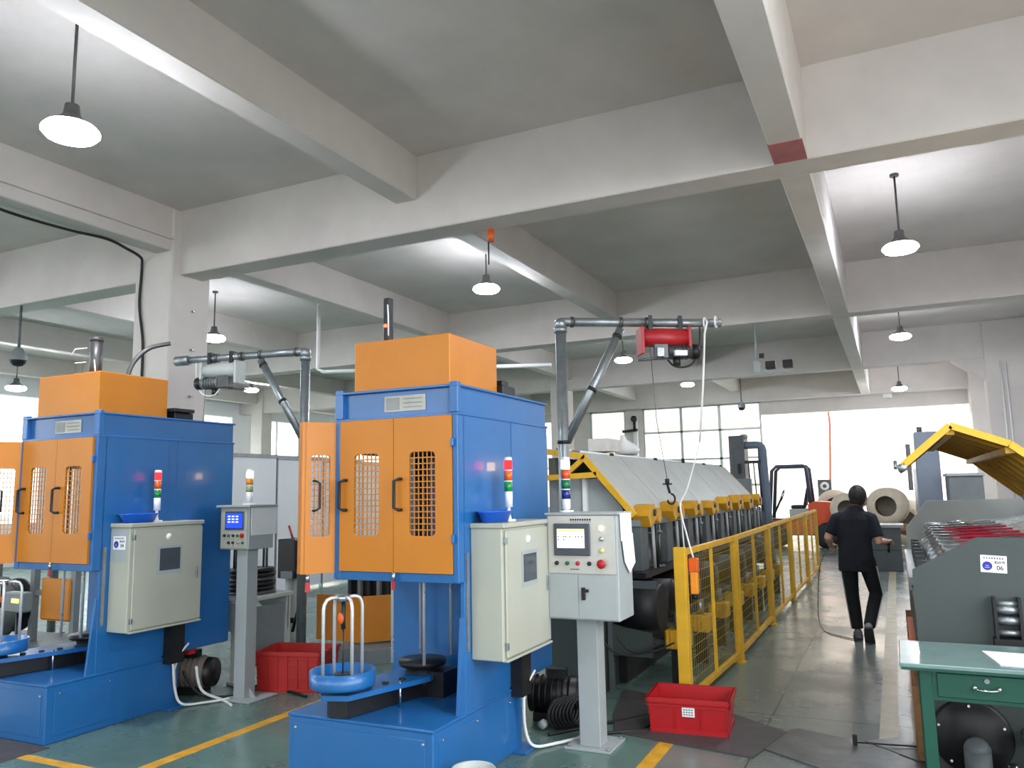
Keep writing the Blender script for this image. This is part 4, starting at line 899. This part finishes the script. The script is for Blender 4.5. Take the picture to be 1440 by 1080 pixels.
# ================================================================== LEFT BACKGROUND
t = thing('work_bench', 'grey steel work bench behind the console with the blue display', 'bench', (-6.95, 5.56, 0))
BENCH = mat('bench_grey', (178, 182, 176), .5, var=.1)
box('bench_top', BENCH, t, 0, 1.48, 0, .76, .715, .755, .004)
for x in (.02, 1.40):
    for y in (.02, .68): box('leg', BENCH, t, x, x+.06, y, y+.06, 0, .716)
for y in (.05, .70): MB().prism([(1.46, .715), (.95, .715), (1.46, .40)], y, y+.012).build('corner_gusset', BENCH, t)
box('side_panel', GREYM, t, 1.44, 1.455, .1, .66, .12, .66)
def ringstack(x, y, z, r, n, lab):
    t = thing('disc_stack', lab, 'discs', (x, y, z))
    for k in range(n):
        rr = r*(1-.05*(k % 2)); MB().lathe([(rr*.35, 0), (rr, 0), (rr, .028), (rr*.35, .028), (rr*.35, 0)], (0, 0, k*.042), 26).build('disc', BLACKM if k % 3 else STEELD, t)
        if k < n-1: MB().lathe([(rr*.35, .026), (rr*.35, .044)], (0, 0, k*.042), 16).build('spacer', BLACKM, t)
    return t
st = ringstack(-5.78, 6.05, .755, .24, 6, 'stack of dark steel discs with tall rods on the work bench')
for x, y, h in ((.05, .12, .85), (.09, .12, .84), (-.12, -.1, .42), (-.07, -.12, .42)): cyl('upright_rod', STEEL if h > .5 else BLACK, st, (x, y, .2), (x, y, h), .012, n=8)
ringstack(-6.4, 6.0, .755, .2, 4, 'low stack of dark discs at the bench end behind the blue machine')
t = thing('winding_unit', 'dark motor box on a tapered grey pillar behind the open orange door', 'machine', (-6.02, 6.95, 0))
box('motor_box', BLACKM, t, -.12, .12, -.13, .13, .80, 1.22, .01); MB().loft([((0, 0, .0), (.16, 0, 0), (0, .16, 0)), ((0, 0, .32), (.07, 0, 0), (0, .07, 0)), ((0, 0, .40), (.07, 0, 0), (0, .07, 0)), ((.01, 0, .82), (.1, 0, 0), (0, .1, 0))], 12).build('pillar', BENCH, t)
cyl('clamp', BLACK, t, (-.1, -.09, .36), (.1, -.09, .36), .03); MB().tube([(.12, -.1, .9), (.2, -.12, .8), (.18, -.12, .5), (.1, -.12, .25)], .018, 8).build('hose', BLACK, t); MB().ball((-.07, -.12, .38), .03).build('knob', WHITEP, t)
box('mount_plate', GREYM, t, -.06, .1, -.14, -.13, .80, .88); cyl('red_lever', REDH, t, (-.02, 0, 1.22), (-.08, 0, 1.36), .012, n=8)
t = thing('take_up_machine', 'low dark winding machine with an angled orange guard behind the wire carrier', 'machine', (0, 0, 0))
for a, b in (((-5.72, 6.98), (-5.10, 6.95)), ((-5.10, 6.95), (-4.62, 7.5))):
    dx, dy = b[0]-a[0], b[1]-a[1]; l = math.hypot(dx, dy); n_ = (-dy/l*.02, dx/l*.02)
    MB().prism([a, b, (b[0]+n_[0], b[1]+n_[1]), (a[0]+n_[0], a[1]+n_[1])], .16, .63, 'z').build('orange_guard', ORANGE, t)
bd = box('machine_body', BLACKM, t, -5.75, -4.55, 7.55, 8.3, 0, .98, .01)
for k in range(9): box('rib', GREYM if k % 2 else BLACK, bd, -5.7+k*.13, -5.66+k*.13, 7.5, 7.55, .45, .97)
MB().prism([(-5.3, 6.75), (-4.9, 6.72), (-4.3, 7.4), (-4.4, 7.9), (-5.5, 7.7)], 0, .14, 'z').build('sump', GREYM, t)
for k in range(5): cyl('spindle', STEEL, bd, (-5.6+k*.24, 7.7, .98), (-5.6+k*.24, 7.7, 1.12), .03, n=10)
# stand seen under the left machine's head
t = thing('take_up_stand', 'grey take-up stand with an orange plate behind the left blue machine', 'machine', (-8.9, 5.6, 0))
box('frame_base', GREYD, t, -.9, .7, .1, .8, 0, .12); 
for x in (-.8, -.1, .6): box('upright', GREYM, t, x, x+.07, .35, .42, .1, 1.15)
box('orange_plate', ORANGE, t, .12, .62, .33, .36, .36, .82, .02); box('cross_bar', GREYM, t, -.85, .65, .36, .41, .62, .68); box('cross_bar', GREYM, t, -.85, .65, .36, .41, 1.02, 1.1)
MB().lathe([(.1, 0), (.34, 0), (.34, .05), (.1, .05), (.1, 0)], (-.35, .15, .5), 24, 'y').build('reel', STEELD, t); MB().lathe([(.1, .2), (.3, .2), (.3, .25), (.1, .25), (.1, .2)], (-.35, .15, .5), 24, 'y').build('reel', BLACKM, t)
MB().ball((-.3, .1, 1.2), (.25, .12, .1)).build('covering_bag', WHITEP, t)
t = thing('gauge_box', 'small grey box with a lit yellow display on a thin stand', 'meter', (-8.2, 5.25, 0))
box('housing', GREYM, t, -.17, .14, 0, .12, .56, .76, .015); box('lit_display', glow('yellow_display', (255, 206, 90), 4), t, -.02, .09, -.004, .0, .66, .70); cyl('stand', BLACKM, t, (0, .06, .015), (0, .06, .57), .018, n=8); cyl('foot', BLACKM, t, (0, .06, 0), (0, .06, .02), .12)
# motors, hoses and cables on the floor behind the machines
def floor_motor(x, y, rz, lab, ma, red=False):
    t = thing('floor_motor', lab, 'motor', (x, y, 0), rz)
    b = MB().cyl((-.2, 0, .17), (.17, 0, .17), .13, n=20).build('motor_body', ma, t)
    for k in range(7): cyl('cooling_fin', ma, b, (-.16+k*.045, 0, .17), (-.15+k*.045, 0, .17), .14, n=20)
    MB().lathe([(.13, .17), (.12, .23), (0, .24)], (0, 0, .17), 18, 'x').build('end_bell', BLACKM, t); box('foot', BLACKM, t, -.16, .14, -.12, .12, 0, .06); box('terminal_box', BLACKM, t, -.06, .08, -.05, .05, .29, .36)
    return t
floor_motor(-5.72, 5.28, .35, 'dusty brown grey motor on the floor under the left blue machine', mat('dusty_motor', (128, 116, 108), .7, var=.25)); floor_motor(-2.42, 5.75, .2, 'dark motor on the floor behind the lit pedestal console', BLACKM)
tag(MB().box(-6.1, -5.5, 5.05, 5.13, .37, .41).build('red_strap', REDD), 'red strip hung under the back of the left blue machine', 'strip')
t = thing('hose_coil', 'coil of black ribbed hose on the floor beside the lit pedestal console', 'hose', (-2.28, 5.55, 0))
for k in range(7): MB().tube([Vector((.0+.02*k, .02*k-.06, .11))+Vector((.0, .0, 0))+Vector((.1*math.cos(a)*.5, .12*math.cos(a), .1*math.sin(a))) for a in [i*PI/8 for i in range(17)]], .012, 6).build('hose_turn', BLACK, t)
MB().lathe([(0, -.02), (.03, -.02), (.03, .02)], (-.1, -.16, .05), 14, 'y').build('hose_end', GREYP, t)
CAB = [([(-5.35, 5.0, .3), (-5.33, 5.05, .1), (-5.2, 5.15, .012), (-5.0, 5.05, .012)], WHITEP, 'white cable looping on the floor by the left blue machine'), ([(-5.6, 5.6, .012), (-5.3, 5.5, .012), (-5.0, 5.6, .012), (-4.6, 5.5, .012)], BLACK, 'black cable on the floor beside the dusty crate'),
       ([(-5.5, 5.0, .25), (-5.4, 5.1, .05), (-5.2, 5.3, .012), (-5.3, 5.7, .012)], BLACK, 'black cable dropping to the floor behind the left cabinet'), ([(-2.0, 5.45, .012), (-1.75, 5.65, .012), (-1.7, 6.0, .012), (-1.9, 6.4, .012)], BLACK, 'black cable running from the lit console to the wire line'), ([(-2.3, 5.3, .012), (-2.1, 5.6, .012), (-1.8, 6.1, .012), (-1.75, 6.8, .012)], BLACK, 'thin black cable passing behind the lit console post')]
for pts, ma, lab in CAB:
    P = [Vector(p) for p in pts]; sm = []
    for i in range(len(P)-1):
        a, b, c, d = P[max(i-1, 0)], P[i], P[i+1], P[min(i+2, len(P)-1)]
        for k in range(6):
            u = k/6; sm.append(.5*((2*b)+(c-a)*u+(2*a-5*b+4*c-d)*u*u+(3*b-a-3*c+d)*u**3))
    sm.append(P[-1]); tag(MB().tube(sm, .012, 6).build('floor_cable', ma), lab, 'cable', 'cables on the floor')
tag(MB().prism([(-6.5, 3.3), (-5.40, 3.42), (-5.38, 3.765), (-6.5, 3.765)], 0, .006, 'z').build('floor_mat', RUBB), 'dark rubber mat in front of the machine with the number plate', 'mat')
# air line trailing from the worker's hand
# sack and carton on the wire line
for (x, y, z), s_, nm, ma, lab, cat in (((-2.85, 8.3, 2.07), (.17, .28, .11), 'carton', mat('carton_white', (214, 210, 204), .7), 'pale carton lying on top of the sloped covers', 'box'),):
    tag(MB().box(x-.12, x+.12, y-.2, y+.2, z+.03, z+.17, .006).build(nm, ma), lab, cat)
s = MB()
s.loft([((-2.85, 9.1, 2.10), (.12, 0, 0), (0, .22, 0)), ((-2.85, 9.12, 2.16), (.14, 0, 0), (0, .27, 0)), ((-2.85, 9.1, 2.22), (.10, 0, 0), (0, .2, 0)), ((-2.85, 9.0, 2.27), (.04, 0, 0), (0, .06, 0)), ((-2.85, 8.96, 2.32), (.03, 0, 0), (0, .04, 0))], 14)
tag(s.build('plastic_sack', WHITEP), 'white tied sack lying on top of the sloped covers', 'sack')

# ================================================================== WORKER
def remesh(o, vox, sm=6, f=.5):
    m_ = o.modifiers.new('r', 'REMESH'); m_.mode = 'VOXEL'; m_.voxel_size = vox; m_.use_smooth_shade = True
    s_ = o.modifiers.new('s', 'SMOOTH'); s_.iterations = sm; s_.factor = f
    dg = bpy.context.evaluated_depsgraph_get(); me = bpy.data.meshes.new_from_object(o.evaluated_get(dg)); o.modifiers.clear()
    old = o.data; o.data = me; bpy.data.meshes.remove(old)
    for p in me.polygons: p.use_smooth = True
    return o
def limb(mb, pts, n=12):
    # pts: (pos, radius) or (pos, rx, ry)
    rings = []; P = [Vector(p[0]) for p in pts]
    for i, p in enumerate(pts):
        t_ = (P[min(i+1, len(P)-1)]-P[max(i-1, 0)]).normalized(); ax = Vector((1, 0, 0)); u = (ax-t_*ax.dot(t_))
        if u.length < .2: u = Vector((0, 1, 0))-t_*t_.y
        u.normalize(); v = t_.cross(u); rx, ry = p[1], p[2] if len(p) > 2 else p[1]
        rings.append((P[i], u*rx, v*ry))
    mb.loft(rings, n)
WK = thing('person', 'person in black polo shirt and black side-striped trousers walking away down the aisle', 'person', (-.45, 9.82, 0))
hp_ = (.025, .0, .86)
# skin body: head, neck, torso core, arms, legs core
b = MB()
hc = Vector((.07, .05, 1.548))
b.ball(hc, (.084, .102, .116), 20); b.ball(hc+Vector((.035, .055, -.05)), (.05, .055, .055), 14)
limb(b, [((.03, .0, 1.36), .062), ((.05, .02, 1.45), .055), ((.065, .035, 1.52), .055)])
b.loft([((.01, 0, .80), (.14, 0, 0), (0, .09, 0)), ((.005, 0, 1.05), (.14, 0, 0), (0, .09, 0)), ((.005, 0, 1.28), (.17, 0, 0), (0, .09, 0)), ((.02, 0, 1.39), (.10, 0, 0), (0, .06, 0))], 16)
# nose, ear
b.ball(hc+Vector((.082, .11, -.015)), (.014, .022, .02), 8); b.ball(hc+Vector((.086, -.005, -.012)), (.012, .022, .034), 8)
R_S, R_E, R_W = Vector((.19, .0, 1.325)), Vector((.25, -.03, 1.06)), Vector((.325, .19, 1.055))
L_S, L_E, L_W = Vector((-.175, .0, 1.325)), Vector((-.28, -.02, 1.10)), Vector((-.27, .20, 1.02))
for S_, E_, W_, sg in ((R_S, R_E, R_W, 1), (L_S, L_E, L_W, -1)):
    limb(b, [(S_, .056), (S_.lerp(E_, .5), .05), (E_, .043), (E_.lerp(W_, .35), .043), (W_, .029)])
    d_ = (W_-E_).normalized(); sd = d_.cross(Vector((0, 0, 1))).normalized()
    limb(b, [(W_, .028), (W_+d_*.045, .040, .022), (W_+d_*.085, .040, .018), (W_+d_*.095, .03, .015)])
    for k in range(4):
        o_ = sd*(-.03+.02*k); l_ = (.062, .072, .068, .052)[k]; p0 = W_+d_*.08+o_
        limb(b, [(p0, .0095), (p0+d_*l_*.5+Vector((0, 0, -.012)), .009), (p0+d_*l_*.8+Vector((0, 0, -.035)), .008), (p0+d_*l_*.75+Vector((0, 0, -.055)), .007)], 8)
    p0 = W_+d_*.03-sd*.03*sg; limb(b, [(p0, .012), (p0+d_*.03-sd*.03*sg+Vector((0, 0, .0)), .011), (p0+d_*.06-sd*.035*sg+Vector((0, 0, -.01)), .009)], 8)
HL, KL, AL = Vector((-.085, 0, .86)), Vector((-.07, .04, .47)), Vector((-.035, -.01, .09))
HR, KR, AR = Vector((.105, 0, .86)), Vector((.178, .05, .49)), Vector((.088, -.21, .155))
for H_, K_, A_ in ((HL, KL, AL), (HR, KR, AR)): limb(b, [(H_, .075), (H_.lerp(K_, .5), .068), (K_, .05), (K_.lerp(A_, .35), .048), (A_, .034), (A_-Vector((0, 0, .03)), .034)])
remesh(b.build('body', SKIN, WK), .008, 4)
# shirt
b = MB()
b.loft([((.0, -.005, .735), (.192, 0, 0), (0, .125, 0)), ((.0, -.005, .86), (.188, 0, 0), (0, .125, 0)), ((.0, 0, 1.05), (.175, 0, 0), (0, .118, 0)), ((.0, 0, 1.2), (.19, 0, 0), (0, .122, 0)), ((.003, 0, 1.31), (.192, 0, 0), (0, .11, 0)), ((.012, 0, 1.375), (.145, 0, 0), (0, .09, 0)), ((.022, .005, 1.425), (.085, 0, 0), (0, .075, 0)), ((.03, .01, 1.45), (.072, 0, 0), (0, .07, 0))], 24)
for S_, E_ in ((R_S, R_E), (L_S, L_E)):
    q = S_.lerp(E_, .80); limb(b, [(S_+Vector((-.06 if S_.x > 0 else .06, 0, .01)), .066), (S_+Vector((0, 0, -.005)), .066), (S_.lerp(E_, .4), .067), (q, .068)], 14)
remesh(b.build('polo_shirt', SHIRT, WK), .010, 5)
MB().lathe([(.072, 0), (.076, .012), (.064, .034), (.058, .036)], (.035, .012, 1.435), 20).build('collar', mat('collar_cloth', (40, 36, 42), .85), WK)
MB().lathe([(.0625, .006), (.066, .014), (.0625, .02)], (.037, .013, 1.458), 20).build('collar_trim', mat('collar_trim_red', (150, 60, 60), .8), WK)
# trousers
b = MB()
b.loft([((.015, -.005, .92), (.168, 0, 0), (0, .112, 0)), ((.015, -.008, .84), (.175, 0, 0), (0, .122, 0)), ((.015, -.005, .76), (.165, 0, 0), (0, .115, 0))], 20)
for H_, K_, A_ in ((HL, KL, AL), (HR, KR, AR)):
    limb(b, [(H_+Vector((0, 0, .0)), .092, .105), (H_.lerp(K_, .3), .092, .10), (H_.lerp(K_, .65), .082, .088), (K_, .073, .078), (K_.lerp(A_, .4), .070, .074), (K_.lerp(A_, .8), .064, .068), (A_+(K_-A_)*.05, .062, .064)], 16)
tr = remesh(b.build('trousers', TROUS, WK), .009, 5)
for H_, K_, A_, sg in ((HR, KR, AR, 1), (HL, KL, AL, -1)):
    for off in (-.012, .012):
        pts = []
        for u in range(0, 13):
            f = u/12
            p = H_.lerp(K_, f*2) if f < .5 else K_.lerp(A_, (f-.5)*2*.94)
            r = .0955-.022*min(1, f*2) if f < .5 else .0735-.011*(f-.5)*2
            pts.append(p+Vector((sg*(r+.006)*math.cos(.45+off*8), -(r+.006)*math.sin(.45+off*8), 0)))
        MB().tube(pts[1:], .0035, 5).build('side_stripe', WHITEP, tr)
# shoes
def shoe(A_, pitch, rz):
    M_ = Matrix.Translation(A_) @ Matrix.Rotation(rz, 4, 'Z') @ Matrix.Rotation(pitch, 4, 'X')
    b = MB(); b.loft([((0, -.075, -.045), (.036, 0, 0), (0, 0, .04)), ((0, -.06, -.03), (.045, 0, 0), (0, 0, .058)), ((0, 0, -.03), (.045, 0, 0), (0, 0, .058)), ((0, .07, -.045), (.048, 0, 0), (0, 0, .042)), ((0, .15, -.055), (.05, 0, 0), (0, 0, .032)), ((0, .19, -.06), (.03, 0, 0), (0, 0, .02))], 14); b.xf(M_)
    s_ = remesh(b.build('shoe', SHOE, WK), .009, 3)
    MB().prism([(-.036, -.09), (.036, -.09), (.048, 0), (.052, .12), (.035, .195), (-.035, .195), (-.052, .12), (-.048, 0)], -.092, -.07, 'z').xf(M_).build('sole', SOLE, s_)
shoe(AL+Vector((0, 0, .0)), 0, math.radians(4)); shoe(AR+Vector((0, -.01, .0)), math.radians(-52), math.radians(-4))
# hair and mask
b = MB(); b.ball(hc+Vector((-.008, -.018, .028)), (.098, .108, .118), 20); b.ball(hc+Vector((-.012, -.045, -.02)), (.086, .07, .085), 16); b.ball(hc+Vector((.0, .045, .075)), (.07, .06, .045), 14)
remesh(b.build('hair', HAIR, WK), .008, 3)
MB().ball(hc+Vector((.052, .092, -.055)), (.035, .045, .042), 12).build('face_mask', PINK, WK)
MB().ball(hc+Vector((.058, .088, .012)), (.008, .01, .008), 8).build('eye', BLACK, WK)
# air gun in the right hand with its hose
t = thing('hand_tool', 'black hand-held tool in the right hand of the worker', 'tool', (-.45+R_W.x+.02, 9.82+R_W.y+.08, R_W.z-.03))
MB().cyl((-.02, -.02, .0), (.02, .16, .03), .018, n=10).cyl((0, -.01, .0), (-.01, .0, -.1), .014, n=8).build('barrel', BLACK, t)
pts = [(-.73, 10.08, .99), (-.86, 10.2, .78), (-.92, 10.3, .4), (-.93, 10.3, .12), (-.88, 10.2, .012), (-.78, 10.0, .008), (-.65, 9.85, .008), (-.5, 9.7, .008)]
tag(MB().tube(spl(pts), .005, 6).build('air_hose', GREYD), 'thin dark hose hanging from the left side of the worker to the floor', 'hose')
